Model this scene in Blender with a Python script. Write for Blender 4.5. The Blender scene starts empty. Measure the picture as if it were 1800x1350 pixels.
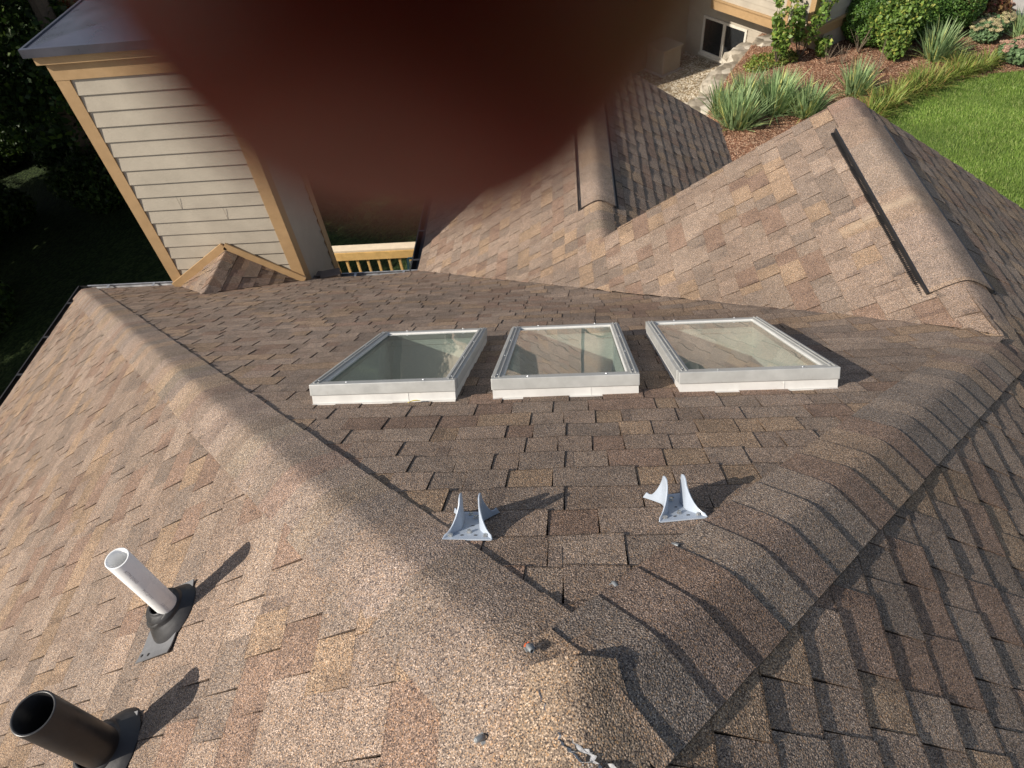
import bpy, bmesh, math, random
import numpy as np
from mathutils import Vector, Matrix, noise
R = math.radians
random.seed(7); rng = np.random.default_rng(11)
sc = bpy.context.scene
col = sc.collection

# ------------------------------------------------------------------ helpers
def tag(o, label=None, cat=None, group=None, kind=None):
    if label: o['label'] = label
    if cat: o['category'] = cat
    if group: o['group'] = group
    if kind: o['kind'] = kind
    return o
def empty(name, loc=(0, 0, 0), rz=0, parent=None):
    o = bpy.data.objects.new(name, None); col.objects.link(o)
    o.location = loc; o.rotation_euler = (0, 0, rz); o.empty_display_size = .1
    if parent: o.parent = parent
    return o
def obj(name, bm, mat, parent=None, smooth=False):
    me = bpy.data.meshes.new(name); bm.to_mesh(me); bm.free()
    for m in (mat if isinstance(mat, (list, tuple)) else [mat]): me.materials.append(m)
    if smooth:
        for p in me.polygons: p.use_smooth = True
    o = bpy.data.objects.new(name, me); col.objects.link(o)
    if parent: o.parent = parent
    return o
def npobj(name, V, F, mat, parent=None, tint=None, smooth=False):
    """V (n,3), F (m,k)"""
    V = np.asarray(V, dtype=np.float32); F = np.asarray(F, dtype=np.int32); k = F.shape[1]
    me = bpy.data.meshes.new(name)
    me.vertices.add(len(V)); me.vertices.foreach_set('co', V.ravel())
    me.loops.add(F.size); me.loops.foreach_set('vertex_index', F.ravel())
    me.polygons.add(len(F)); me.polygons.foreach_set('loop_start', np.arange(0, F.size, k, dtype=np.int32))
    if tint is not None:
        a = me.attributes.new('tint', 'FLOAT_COLOR', 'FACE')
        a.data.foreach_set('color', np.hstack([tint, np.ones((len(F), 1))]).astype(np.float32).ravel())
    me.update(calc_edges=True); me.validate()
    if smooth: me.polygons.foreach_set('use_smooth', np.ones(len(F), dtype=bool))
    me.materials.append(mat)
    o = bpy.data.objects.new(name, me); col.objects.link(o)
    if parent: o.parent = parent
    return o
def box(bm, x0, x1, y0, y1, z0, z1, M=None, bev=0):
    vs = [bm.verts.new((x, y, z)) for x in (x0, x1) for y in (y0, y1) for z in (z0, z1)]
    fs = [(0, 1, 3, 2), (4, 6, 7, 5), (0, 4, 5, 1), (2, 3, 7, 6), (0, 2, 6, 4), (1, 5, 7, 3)]
    faces = [bm.faces.new([vs[i] for i in f]) for f in fs]
    if bev:
        ed = set(e for f in faces for e in f.edges)
        r = bmesh.ops.bevel(bm, geom=list(ed), offset=bev, segments=2, affect='EDGES', profile=.6)
        vs = list(set(v for f in r['faces'] for v in f.verts) | set(v for v in vs if v.is_valid))
    if M is not None:
        for v in vs: v.co = M @ v.co
    return vs
def beam(bm, a, b, w, t, up=(0, 0, 1), bev=0):
    """box from a to b, width w sideways, thickness t along up"""
    a, b = Vector(a), Vector(b); d = (b - a); L = d.length; d.normalize()
    up = Vector(up); s = d.cross(up).normalized(); u = s.cross(d)
    M = Matrix((s, d, u)).transposed().to_4x4(); M.translation = a
    return box(bm, -w / 2, w / 2, 0, L, -t / 2, t / 2, M, bev)
def tube(bm, pts, r, n=10, cap=True):
    rings = []
    pts = [Vector(p) for p in pts]
    rr = r if isinstance(r, (list, tuple)) else [r] * len(pts)
    ref = None
    for i, p in enumerate(pts):
        d = (pts[min(i + 1, len(pts) - 1)] - pts[max(i - 1, 0)]).normalized()
        if ref is None:
            ref = Vector((1, 0, 0)) if abs(d.x) < .8 else Vector((0, 1, 0))
        s = d.cross(ref).normalized(); u = s.cross(d); ref = u.copy() if False else ref
        rings.append([bm.verts.new(p + rr[i] * (math.cos(2 * math.pi * k / n) * s + math.sin(2 * math.pi * k / n) * u)) for k in range(n)])
    for a, b in zip(rings, rings[1:]):
        for k in range(n): bm.faces.new((a[k], a[(k + 1) % n], b[(k + 1) % n], b[k]))
    if cap:
        bm.faces.new(rings[0][::-1]); bm.faces.new(rings[-1])
def lathe(bm, prof, M=None, n=40):
    """prof list of (r,z); closed or open profile revolved about z"""
    rings = []
    for r, z in prof:
        ring = []
        for k in range(n):
            a = 2 * math.pi * k / n
            co = Vector((r * math.cos(a), r * math.sin(a), z))
            ring.append(bm.verts.new(M @ co if M else co))
        rings.append(ring)
    for a, b in zip(rings, rings[1:]):
        for k in range(n): bm.faces.new((a[k], a[(k + 1) % n], b[(k + 1) % n], b[k]))
    return rings

# ------------------------------------------------------------------ materials
def newmat(name):
    m = bpy.data.materials.new(name); m.use_nodes = True
    nt = m.node_tree; nt.nodes.clear()
    out = nt.nodes.new('ShaderNodeOutputMaterial'); b = nt.nodes.new('ShaderNodeBsdfPrincipled')
    nt.links.new(b.outputs[0], out.inputs[0])
    return m, nt, b
def N(nt, t, **kw):
    n = nt.nodes.new(t)
    for k, v in kw.items():
        if k in n.inputs.keys() if isinstance(k, str) else False: n.inputs[k].default_value = v
        else: setattr(n, k, v)
    return n
def pos(nt, scale=(1, 1, 1)):
    g = nt.nodes.new('ShaderNodeNewGeometry'); m = nt.nodes.new('ShaderNodeMapping')
    m.inputs['Scale'].default_value = scale
    nt.links.new(g.outputs['Position'], m.inputs[0]); return m.outputs[0]
def tex(nt, kind, vec, scale, **kw):
    n = nt.nodes.new('ShaderNodeTex' + kind); n.inputs['Scale'].default_value = scale
    for k, v in kw.items():
        if k in n.inputs: n.inputs[k].default_value = v
        else: setattr(n, k, v)
    nt.links.new(vec, n.inputs['Vector']); return n
def ramp(nt, fac, stops, interp='LINEAR'):
    r = nt.nodes.new('ShaderNodeValToRGB'); r.color_ramp.interpolation = interp
    e = r.color_ramp.elements
    while len(e) < len(stops): e.new(.5)
    for x, (p, c) in zip(e, stops):
        x.position = p; x.color = (c[0], c[1], c[2], 1) if isinstance(c, (tuple, list)) else (c, c, c, 1)
    nt.links.new(fac, r.inputs[0]); return r.outputs[0]
def mix(nt, a, b, fac, mode='MIX'):
    m = nt.nodes.new('ShaderNodeMix'); m.data_type = 'RGBA'; m.blend_type = mode
    for s, i in ((a, 6), (b, 7), (fac, 0)):
        if isinstance(s, (int, float)): m.inputs[i].default_value = s if i == 0 else (s, s, s, 1)
        elif isinstance(s, (tuple, list)): m.inputs[i].default_value = (*s[:3], 1)
        else: nt.links.new(s, m.inputs[i])
    return m.outputs[2]
def bump(nt, b, h, dist, strength=1, prev=None):
    n = nt.nodes.new('ShaderNodeBump'); n.inputs['Distance'].default_value = dist; n.inputs['Strength'].default_value = strength
    nt.links.new(h, n.inputs['Height'])
    if prev: nt.links.new(prev, n.inputs['Normal'])
    nt.links.new(n.outputs[0], b.inputs['Normal']); return n.outputs[0]
def plain(name, c, rough=.5, metal=0, var=.12, scale=12, bmp=0, bscale=60, dirt=None, spec=None):
    """painted / metal surface with uneven tone, blotches and a slight bump"""
    m, nt, b = newmat(name)
    p = pos(nt)
    n = tex(nt, 'Noise', p, scale, Detail=6, Roughness=.65)
    lo = tuple(x * (1 - var) for x in c); hi = tuple(min(1, x * (1 + var)) for x in c)
    cc = ramp(nt, n.outputs[0], [(.3, lo), (.7, hi)])
    if dirt:
        n2 = tex(nt, 'Noise', p, dirt[1], Detail=8, Roughness=.75)
        cc = mix(nt, cc, dirt[0], ramp(nt, n2.outputs[0], [(dirt[2], 0), (dirt[2] + .14, dirt[3])]))
    nt.links.new(cc, b.inputs['Base Color'])
    b.inputs['Roughness'].default_value = rough; b.inputs['Metallic'].default_value = metal
    r = ramp(nt, n.outputs[0], [(.3, max(0, rough - .1)), (.7, min(1, rough + .1))]); nt.links.new(r, b.inputs['Roughness'])
    if spec is not None: b.inputs['Specular IOR Level'].default_value = spec
    if bmp:
        n3 = tex(nt, 'Noise', p, bscale, Detail=5); bump(nt, b, n3.outputs[0], bmp)
    return m
SCUFF_Y = 3.42
def shingle_mat():
    m, nt, b = newmat('asphalt_shingle')
    p = pos(nt)
    a = N(nt, 'ShaderNodeAttribute', attribute_name='tint')
    v = tex(nt, 'Voronoi', p, 500, Randomness=1.0)
    sep = nt.nodes.new('ShaderNodeSeparateColor'); nt.links.new(v.outputs['Color'], sep.inputs[0])
    gran = ramp(nt, sep.outputs[0], [(0, (.20, .20, .24)), (.17, (.50, .48, .50)), (.34, (.86, .83, .80)), (.56, (1.05, 1.0, .95)),
                                     (.74, (1.42, 1.12, .80)), (.84, (1.65, 1.60, 1.55)), (.94, (2.25, 2.2, 2.15))], 'CONSTANT')
    c = mix(nt, a.outputs['Color'], gran, 1.0, 'MULTIPLY')
    # soft blotches of weathering inside a tab
    n = tex(nt, 'Noise', p, 7, Detail=7, Roughness=.7)
    c = mix(nt, c, ramp(nt, n.outputs[0], [(.3, (.80, .79, .79)), (.7, (1.18, 1.17, 1.16))]), 1.0, 'MULTIPLY')
    n2 = tex(nt, 'Noise', p, .7, Detail=3)
    c = mix(nt, c, ramp(nt, n2.outputs[0], [(.35, (.90, .89, .88)), (.65, (1.08, 1.08, 1.08))]), 1.0, 'MULTIPLY')
    sx = nt.nodes.new('ShaderNodeSeparateXYZ'); nw = tex(nt, 'Noise', p, 5, Detail=5)
    g_ = nt.nodes.new('ShaderNodeNewGeometry'); nt.links.new(g_.outputs['Position'], sx.inputs[0])
    def mth(op, a, b_):
        q = nt.nodes.new('ShaderNodeMath'); q.operation = op
        for i_, v_ in enumerate((a, b_)):
            if isinstance(v_, (int, float)): q.inputs[i_].default_value = v_
            else: nt.links.new(v_, q.inputs[i_])
        return q.outputs[0]
    yy = mth('SUBTRACT', mth('ADD', sx.outputs[1], mth('MULTIPLY', nw.outputs[0], .10)), SCUFF_Y + .05)
    my = ramp(nt, mth('ABSOLUTE', yy, 0), [(.0, 1), (.055, 0)]); mx = ramp(nt, mth('ABSOLUTE', mth('SUBTRACT', sx.outputs[0], 2.02), 0), [(.12, 1), (.30, 0)])
    c = mix(nt, c, (.44, .35, .25), mth('MULTIPLY', mth('MULTIPLY', my, mx), .45))
    nt.links.new(c, b.inputs['Base Color'])
    b.inputs['Roughness'].default_value = .9; b.inputs['Specular IOR Level'].default_value = .25
    v2 = tex(nt, 'Voronoi', p, 260)
    pv = bump(nt, b, v2.outputs['Distance'], .0022, .9)
    n3 = tex(nt, 'Noise', p, 14, Detail=4); bump(nt, b, n3.outputs[0], .006, .7, pv)
    return m
SH = shingle_mat()
PAL = [((.245, .200, .170), 5), ((.300, .225, .155), 3), ((.205, .140, .112), 2.2), ((.185, .162, .146), 3.2), ((.275, .232, .198), 3)]
_mn = (.250, .202, .165)
PC = [tuple((x * .55 + y * .45) * k for x, y, k in zip(c, _mn, (1.02, .995, .965))) for c, w in PAL]; PW = np.cumsum([w for c, w in PAL]); PW = PW / PW[-1]
def tabcol(dark=1.0):
    c = PC[int(np.searchsorted(PW, random.random()))]; k = random.uniform(.9, 1.1) * dark
    return (c[0] * k, c[1] * k * random.uniform(.98, 1.02), c[2] * k * random.uniform(.96, 1.04), 1)
M_butt = plain('shingle_edge', (.05, .045, .042), .9)
M_trim = plain('tan_trim_paint', (.37, .24, .12), .55, var=.08, scale=9, bmp=.0008, bscale=40, dirt=((.30, .20, .11), 5, .6, .5))
M_side = plain('beige_siding_paint', (.375, .33, .262), .6, var=.10, scale=3, bmp=.0016, bscale=55, dirt=((.25, .21, .165), 11, .62, .55))
M_drk = plain('dark_gutter_metal', (.028, .026, .026), .4, bmp=.0005)
M_alu = plain('aluminium', (.62, .63, .65), .42, metal=.85, var=.12, scale=18, bmp=.0004, dirt=((.35, .33, .30), 20, .6, .5))
M_gut = plain('gutter_metal', (.42, .42, .43), .38, metal=.6, var=.25, scale=8, dirt=((.12, .11, .10), 12, .55, .8))
M_whm = plain('white_flashing', (.62, .61, .585), .5, metal=.15, var=.07, scale=10, dirt=((.40, .36, .30), 22, .6, .45))
M_frm = plain('silver_frame', (.44, .44, .42), .45, metal=.25, var=.08, scale=16, dirt=((.34, .31, .27), 26, .6, .5))
M_chs = plain('chase_cover_metal', (.10, .10, .125), .33, metal=.55, var=.14, scale=3, bmp=.0006, dirt=((.42, .42, .44), 3.4, .66, .5))
M_pvc = plain('white_pvc', (.80, .80, .79), .3, var=.03, spec=.5, dirt=((.60, .58, .54), 9, .66, .4))
M_abs = plain('black_abs', (.020, .019, .019), .38, var=.2, scale=25, bmp=.0004, dirt=((.05, .045, .04), 30, .6, .6))
M_rub = plain('black_rubber', (.030, .029, .030), .5, var=.25, scale=20, bmp=.0006, dirt=((.10, .09, .08), 16, .58, .5))
M_gry = plain('grey_flashing_plastic', (.15, .15, .155), .5, var=.12, scale=10, bmp=.0005, dirt=((.22, .21, .19), 30, .6, .5))
M_pow = plain('pale_powder_coat', (.37, .42, .49), .35, var=.04, scale=20, spec=.5, dirt=((.35, .33, .30), 45, .64, .6))
M_zinc = plain('zinc_bolt', (.62, .61, .58), .3, metal=.9)
M_clip = plain('weathered_grey_metal', (.22, .23, .235), .5, metal=.3, var=.25, scale=90)
M_orng = plain('orange_sealant', (.55, .10, .02), .5)
M_tear = plain('torn_asphalt', (.022, .020, .019), .95, bmp=.002)
M_fibr = plain('bare_fibreglass', (.46, .45, .44), .9, var=.35, scale=120, bmp=.002, bscale=200)
M_cedar = plain('cedar_board', (.62, .40, .15), .55, var=.2, scale=6, dirt=((.40, .20, .06), 9, .55, .6))
M_cedtop = plain('pale_board_top', (.68, .56, .40), .6, var=.1, scale=8)
M_oldw = plain('old_board', (.13, .10, .08), .8, var=.25, scale=9)
M_teal = plain('teal_paint', (.16, .36, .36), .5)
M_wall = plain('drywall', (.70, .72, .68), .8, var=.03)
M_green = plain('green_room_floor', (.12, .26, .17), .9, var=.2)
M_room = plain('room_floor', (.36, .41, .36), .9, var=.2)
M_leafy = plain('yellow_leaf', (.62, .50, .05), .6, var=.2, scale=60)
M_conc = plain('concrete', (.42, .39, .35), .85, var=.1, scale=4, bmp=.004)
M_glassdark = plain('dark_window_glass', (.02, .022, .024), .04, var=.2, spec=.8)

def glass_mat():
    m, nt, b = newmat('skylight_glass'); out = [n for n in nt.nodes if n.type == 'OUTPUT_MATERIAL'][0]; nt.nodes.remove(b)
    tr = nt.nodes.new('ShaderNodeBsdfTransparent'); tr.inputs[0].default_value = (.86, .95, .90, 1)
    gl = nt.nodes.new('ShaderNodeBsdfGlossy'); gl.inputs['Roughness'].default_value = .012; gl.inputs[0].default_value = (1, 1, 1, 1)
    df = nt.nodes.new('ShaderNodeBsdfDiffuse'); df.inputs[0].default_value = (.45, .43, .38, 1)
    lw = nt.nodes.new('ShaderNodeLayerWeight'); fr = ramp(nt, lw.outputs['Facing'], [(0, .10), (.4, .19), (.7, .40), (1, 1)])
    p = pos(nt); n = tex(nt, 'Noise', p, 3.2, Detail=1)
    bp = nt.nodes.new('ShaderNodeBump'); bp.inputs['Distance'].default_value = .0009; nt.links.new(n.outputs[0], bp.inputs['Height'])
    nt.links.new(bp.outputs[0], gl.inputs['Normal']); 
    m1 = nt.nodes.new('ShaderNodeMixShader'); nt.links.new(fr, m1.inputs[0]); nt.links.new(tr.outputs[0], m1.inputs[1]); nt.links.new(gl.outputs[0], m1.inputs[2])
    # thin film of dust
    n2 = tex(nt, 'Noise', p, 55, Detail=6, Roughness=.8)
    d = ramp(nt, n2.outputs[0], [(.35, .08), (.75, .20)])
    m2 = nt.nodes.new('ShaderNodeMixShader'); nt.links.new(d, m2.inputs[0]); nt.links.new(m1.outputs[0], m2.inputs[1]); nt.links.new(df.outputs[0], m2.inputs[2])
    nt.links.new(m2.outputs[0], out.inputs[0]); return m
M_glass = glass_mat()
def leaf_mat(name, c1, c2, c3=None, trans=.25, scale=3):
    m, nt, b = newmat(name)
    a = N(nt, 'ShaderNodeAttribute', attribute_name='tint')
    p = pos(nt); n = tex(nt, 'Noise', p, scale, Detail=3)
    g = nt.nodes.new('ShaderNodeNewGeometry')
    c = ramp(nt, g.outputs['Random Per Island'], [(0, c1), (.75, c2), (1, c3 or c2)])
    c = mix(nt, c, ramp(nt, n.outputs[0], [(.3, (.7, .7, .7)), (.7, (1.25, 1.25, 1.2))]), 1.0, 'MULTIPLY')
    nt.links.new(c, b.inputs['Base Color']); b.inputs['Roughness'].default_value = .5
    b.inputs['Specular IOR Level'].default_value = .3
    out = [x for x in nt.nodes if x.type == 'OUTPUT_MATERIAL'][0]
    t = nt.nodes.new('ShaderNodeBsdfTranslucent'); nt.links.new(c, t.inputs[0])
    ms = nt.nodes.new('ShaderNodeMixShader'); ms.inputs[0].default_value = trans
    nt.links.new(b.outputs[0], ms.inputs[1]); nt.links.new(t.outputs[0], ms.inputs[2]); nt.links.new(ms.outputs[0], out.inputs[0])
    return m
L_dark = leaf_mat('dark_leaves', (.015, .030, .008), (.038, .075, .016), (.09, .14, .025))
L_box = leaf_mat('boxwood_leaves', (.05, .10, .022), (.10, .20, .04), (.16, .26, .05))
L_shr = leaf_mat('shrub_leaves', (.09, .16, .03), (.18, .28, .06), (.34, .34, .07))
L_red = leaf_mat('bronze_leaves', (.12, .055, .03), (.17, .11, .045), (.24, .06, .05))
L_iris = leaf_mat('iris_blades', (.19, .29, .13), (.34, .45, .22), (.66, .64, .22), trans=.3)
L_day = leaf_mat('daylily_blades', (.12, .19, .035), (.30, .35, .085), (.48, .27, .12), trans=.3)
L_sed = leaf_mat('sedum_leaves', (.10, .17, .08), (.17, .26, .12))
L_fpk = leaf_mat('pink_florets', (.48, .26, .20), (.56, .36, .28), (.55, .50, .30), trans=.1)
L_fgr = leaf_mat('cream_florets', (.45, .42, .22), (.52, .46, .26), (.55, .34, .28), trans=.1)
L_grass = leaf_mat('lawn_blades', (.15, .245, .04), (.255, .37, .08), (.46, .50, .19), trans=.35, scale=.9)
M_stem = plain('dry_stems', (.17, .13, .09), .8)
M_bark = plain('bark', (.10, .075, .055), .9, var=.3, scale=20, bmp=.01, bscale=30)

def ground_mat(name, c1, c2, c3, s1, s2, bmpd, stops=(.3, .55, .8)):
    m, nt, b = newmat(name); p = pos(nt)
    v = tex(nt, 'Voronoi', p, s1); sep = nt.nodes.new('ShaderNodeSeparateColor'); nt.links.new(v.outputs['Color'], sep.inputs[0])
    c = ramp(nt, sep.outputs[0], [(stops[0], c1), (stops[1], c2), (stops[2], c3)])
    n = tex(nt, 'Noise', p, s2, Detail=6, Roughness=.7)
    c = mix(nt, c, ramp(nt, n.outputs[0], [(.3, (.65, .65, .65)), (.7, (1.3, 1.3, 1.3))]), 1.0, 'MULTIPLY')
    nt.links.new(c, b.inputs['Base Color']); b.inputs['Roughness'].default_value = .9
    b.inputs['Specular IOR Level'].default_value = .2
    bump(nt, b, v.outputs['Distance'], -bmpd); return m
G_gravel = ground_mat('gravel', (.22, .165, .10), (.40, .33, .23), (.62, .56, .46), 24, 1.2, .02)
G_mulch = ground_mat('mulch', (.13, .062, .038), (.26, .13, .078), (.45, .30, .20), 34, 1.6, .02, (.2, .6, .93))
G_lawn = ground_mat('lawn_soil', (.06, .11, .018), (.10, .17, .03), (.15, .21, .05), 60, .8, .01)
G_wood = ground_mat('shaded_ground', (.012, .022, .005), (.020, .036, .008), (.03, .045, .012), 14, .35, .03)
G_rock = ground_mat('limestone', (.22, .19, .145), (.34, .30, .24), (.45, .41, .34), 4, 3.5, .05)

# ------------------------------------------------------------------ roof geometry (A, the end of the main ridge, is the origin)
m = .65; XR = 2.175; H = 4.0; EX = H / m; YF = 4.80; X3 = .333; Y4 = 9.04; X4 = 2.24; YB = -9.0
Z3 = -2 * m * XR + m * X3
zP0 = lambda x, y: -m * y
zP1 = lambda x, y: m * x
zP6 = lambda x, y: -m * x
zP2 = lambda x, y: -2 * m * XR + m * x
zP4 = lambda x, y: Z3 - m * (x - X3)
XV = 2 * XR - EX                      # x of the lower gable's left eave
def ridge_drop(x, y):
    """rounded folds: how far the surface sinks below the sharp fold line"""
    d = 0.
    def f(w, k, e): return k * (math.sqrt(w * w + e * e) - w)
    if w_in(x, y, 0): d = max(d, f(abs(x + y) / 1.4142, .46, .024) if x < 0 else 0)
    if w_in(x, y, 1): d = max(d, f(abs(x - y) / 1.4142, .46, .019))
    if y < .1: d = max(d, f(abs(x), .65, .034))
    if XR - .1 < y < YF + .1: d = max(d, f(abs(x - XR), .65, .05))
    if y > YF - .3 and abs(x - X3) < .6: d = max(d, f(abs(x - X3), .65, .05))
    return d
def w_in(x, y, side):
    if side == 0: return y > -.1 and x < .1
    return -.1 < y and -.1 < x < XR + .1 and y < XR + .1
EXPO = .143; CS = math.cos(math.atan(m)); SN = math.sin(math.atan(m))
def valley_lift(x, y):
    # distance (plan) to the P0/P2 valley line  y = 2XR - x
    d = abs(y - (2 * XR - x)) / math.sqrt(2)
    if x > XR + .1: return 0
    k = max(0., 1 - d / .42)
    return .045 * k * k
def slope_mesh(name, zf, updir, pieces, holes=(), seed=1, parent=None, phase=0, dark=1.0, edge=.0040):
    """real laminated shingles: every tab a tilted slab with a butt edge and side edges.
    updir: horizontal unit vector pointing up the slope; pieces: list of convex plan polygons (ccw)"""
    random.seed(seed)
    up = Vector((updir[0], updir[1])); u = Vector((up.y, -up.x))      # u along the courses
    nrm = Vector((-SN * up.x, -SN * up.y, CS))
    out = bmesh.new(); lay = out.faces.layers.float_color.new('tint')
    for poly in pieces:
        bm = bmesh.new(); cl = bm.faces.layers.float_color.new('tint')
        us = [Vector(p).dot(u) for p in poly]; vs_ = [Vector(p).dot(up) for p in poly]
        dv = EXPO * CS                                               # plan depth of a course
        k0 = int(math.floor((min(vs_)) / dv)) - 1; k1 = int(math.ceil(max(vs_) / dv)) + 1
        for k in range(k0, k1):
            rs = random.Random(seed * 1000 + k)
            cu = math.floor(min(us)) - 1.0 - (k * .37 % .5)
            cu = -30 + (k * .41 % 1.0); raised = False; w = 0
            lastc = None
            while cu < max(us) + .1:
                w = rs.uniform(.11, .21) if raised else rs.uniform(.08, .16)
                sl = rs.random()
                if sl < .12: w *= 1.5
                hb = (.0104 if raised else .0072) + rs.uniform(-.0004, .0007); ht = hb - .0068
                jb = rs.uniform(-.0025, .0025); skew = rs.uniform(-.004, .004)
                rc = PC[int(np.searchsorted(PW, rs.random()))]; kk = rs.uniform(.9, 1.1) * dark * (1.0 if raised else .93)
                c = (rc[0] * kk, rc[1] * kk, rc[2] * kk, 1)
                if lastc and rs.random() < .14: c = lastc
                lastc = c
                ua, ub = cu, cu + w; cu = ub
                band = rs.random()
                if band < .22:
                    # darker printed band along one end of the tab, as laminated shingles have
                    pend = (ub - rs.uniform(.025, .045), ub)
                else: pend = None
                curl = rs.uniform(0, .0022) if rs.random() < .25 else 0
                if ub < min(us) - .05:
                    raised = not raised; continue
                v0 = k * dv + jb * CS; v1 = (k + 1) * dv + .012
                # slight irregular width
                P = []
                nu = 2
                for (uu, vv, hh) in ((ua, v0 - skew, hb + curl), (ub, v0 + skew, hb), (ub - .003, v1, ht), (ua + .003, v1, ht)):
                    xy = u * uu + up * vv
                    P.append((xy, hh))
                if rs.random() < .93 or raised: pass
                def V(xy, h):
                    z = zf(xy.x, xy.y) + valley_lift(xy.x, xy.y) * LIFT[0]
                    return bm.verts.new(Vector((xy.x, xy.y, z)) + nrm * h)
                a, b_, c_, d_ = [V(*q) for q in P]
                lo = [V(P[0][0], -.004), V(P[1][0], -.004), V(P[2][0], -.004), V(P[3][0], -.004)]
                for f in ((a, b_, c_, d_), (lo[0], lo[1], b_, a), (lo[1], lo[2], c_, b_), (lo[3], lo[0], a, d_)):
                    ff = bm.faces.new(f); ff[cl] = c
                    if f[0] is not a: ff[cl] = (c[0] * .55, c[1] * .52, c[2] * .5, 1)   # raw cut edge of the mat
                # darker line along the cut lower edge, width and tone set per slope
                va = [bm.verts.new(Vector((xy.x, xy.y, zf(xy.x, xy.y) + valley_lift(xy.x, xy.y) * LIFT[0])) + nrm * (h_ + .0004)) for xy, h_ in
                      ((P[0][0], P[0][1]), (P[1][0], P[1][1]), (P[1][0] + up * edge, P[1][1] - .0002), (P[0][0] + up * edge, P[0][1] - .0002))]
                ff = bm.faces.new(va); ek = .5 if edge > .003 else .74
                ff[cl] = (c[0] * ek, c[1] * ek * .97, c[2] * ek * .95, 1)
                if pend:
                    q0, q1 = pend; dkc = (c[0] * .80, c[1] * .80, c[2] * .82, 1); e_ = .0006; f0 = rs.choice((0., .35, .5))
                    hh = lambda f: hb + (ht - hb) * f + e_
                    va = [bm.verts.new(Vector((xy.x, xy.y, zf(xy.x, xy.y) + valley_lift(xy.x, xy.y) * LIFT[0])) + nrm * h_) for xy, h_ in
                          ((u * q0 + up * (v0 + (v1 - v0) * f0 + .001), hh(f0)), (u * (q1 - .001) + up * (v0 + (v1 - v0) * f0 + .001), hh(f0)), (u * (q1 - .001) + up * v1, hh(1)), (u * q0 + up * v1, hh(1)))]
                    ff = bm.faces.new(va); ff[cl] = dkc
                raised = not raised
        n = len(poly)
        for i in range(n):
            p, q = Vector(poly[i]), Vector(poly[(i + 1) % n]); e = q - p; nn = Vector((e.y, -e.x, 0)).normalized()
            bmesh.ops.bisect_plane(bm, geom=bm.verts[:] + bm.edges[:] + bm.faces[:], plane_co=(p.x, p.y, 0), plane_no=nn, clear_outer=True)
        for hx0, hx1, hy0, hy1 in holes:
            for co, no in (((hx0, 0, 0), (1, 0, 0)), ((hx1, 0, 0), (1, 0, 0)), ((0, hy0, 0), (0, 1, 0)), ((0, hy1, 0), (0, 1, 0))):
                sel = [f for f in bm.faces if hx0 - .5 < f.calc_center_median().x < hx1 + .5 and hy0 - .5 < f.calc_center_median().y < hy1 + .5]
                g = set(sel) | set(e for f in sel for e in f.edges) | set(v for f in sel for v in f.verts)
                bmesh.ops.bisect_plane(bm, geom=list(g), plane_co=co, plane_no=no)
            kill = [f for f in bm.faces if hx0 < f.calc_center_median().x < hx1 and hy0 < f.calc_center_median().y < hy1]
            bmesh.ops.delete(bm, geom=kill, context='FACES')
        me = bpy.data.meshes.new('t'); bm.to_mesh(me); bm.free(); out.from_mesh(me); bpy.data.meshes.remove(me)
    # wavy sheathing: small shared displacement so courses are not ruler straight
    for v in out.verts:
        v.co.z -= ridge_drop(v.co.x, v.co.y)
        q = noise.noise(Vector((v.co.x * .9, v.co.y * .9, seed))) * .006 + noise.noise(Vector((v.co.x * 6, v.co.y * 6, seed + 3))) * .0016
        v.co += nrm * q
    return obj(name, out, SH, parent)
LIFT = [0]

house = empty('house', (0, 0, -7))
tag(house, 'brown shingled house roof with three skylights seen from its ridge', 'house')
HP = house
def attach(o, parent):           # parent while keeping world coordinates
    o.parent = parent
    base = Vector((0, 0, 0)); p = parent
    while p: base += p.location; p = p.parent
    o.location = o.location - base
    return o
# holes: skylights and chimney
SKY = [(-1.094, -.468), (-.318, .292), (.449, 1.079)]
SKY_Y0 = 1.500; SKY_L = 1.20; SKY_H = .092
hole = [(a + .03, b - .03, SKY_Y0 + .03, SKY_Y0 + SKY_L * CS - .03) for a, b in SKY]
CH = (-4.74, -3.13, 5.98, 6.98)
LIFT[0] = 1
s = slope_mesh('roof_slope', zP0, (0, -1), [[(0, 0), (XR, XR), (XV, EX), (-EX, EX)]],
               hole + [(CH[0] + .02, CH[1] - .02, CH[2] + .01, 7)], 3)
attach(s, house); tag(s, 'dim rear roof slope carrying the skylights')
LIFT[0] = 0
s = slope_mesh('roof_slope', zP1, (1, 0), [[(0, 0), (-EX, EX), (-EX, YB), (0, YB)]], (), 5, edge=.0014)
attach(s, house); tag(s, 'sunlit left roof slope with the two vent pipes')
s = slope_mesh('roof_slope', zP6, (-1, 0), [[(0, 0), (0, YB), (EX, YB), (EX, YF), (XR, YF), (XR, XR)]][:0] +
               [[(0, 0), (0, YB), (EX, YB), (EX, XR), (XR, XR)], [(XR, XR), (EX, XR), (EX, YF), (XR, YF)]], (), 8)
attach(s, house); tag(s, 'right roof slope with long shadow lines under its courses')
LIFT[0] = 1
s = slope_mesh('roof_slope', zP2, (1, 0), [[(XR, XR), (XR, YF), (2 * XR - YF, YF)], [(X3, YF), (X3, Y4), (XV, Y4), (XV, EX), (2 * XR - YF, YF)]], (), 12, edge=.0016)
attach(s, house); tag(s, 'sunlit slope of the lower gable beyond the valley')
LIFT[0] = 0
s = slope_mesh('roof_slope', zP4, (-1, 0), [[(X3, YF - .12), (X4, YF - .12), (X4, Y4), (X3, Y4)]], (), 15)
attach(s, house); tag(s, 'far roof slope with close parallel courses')

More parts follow.
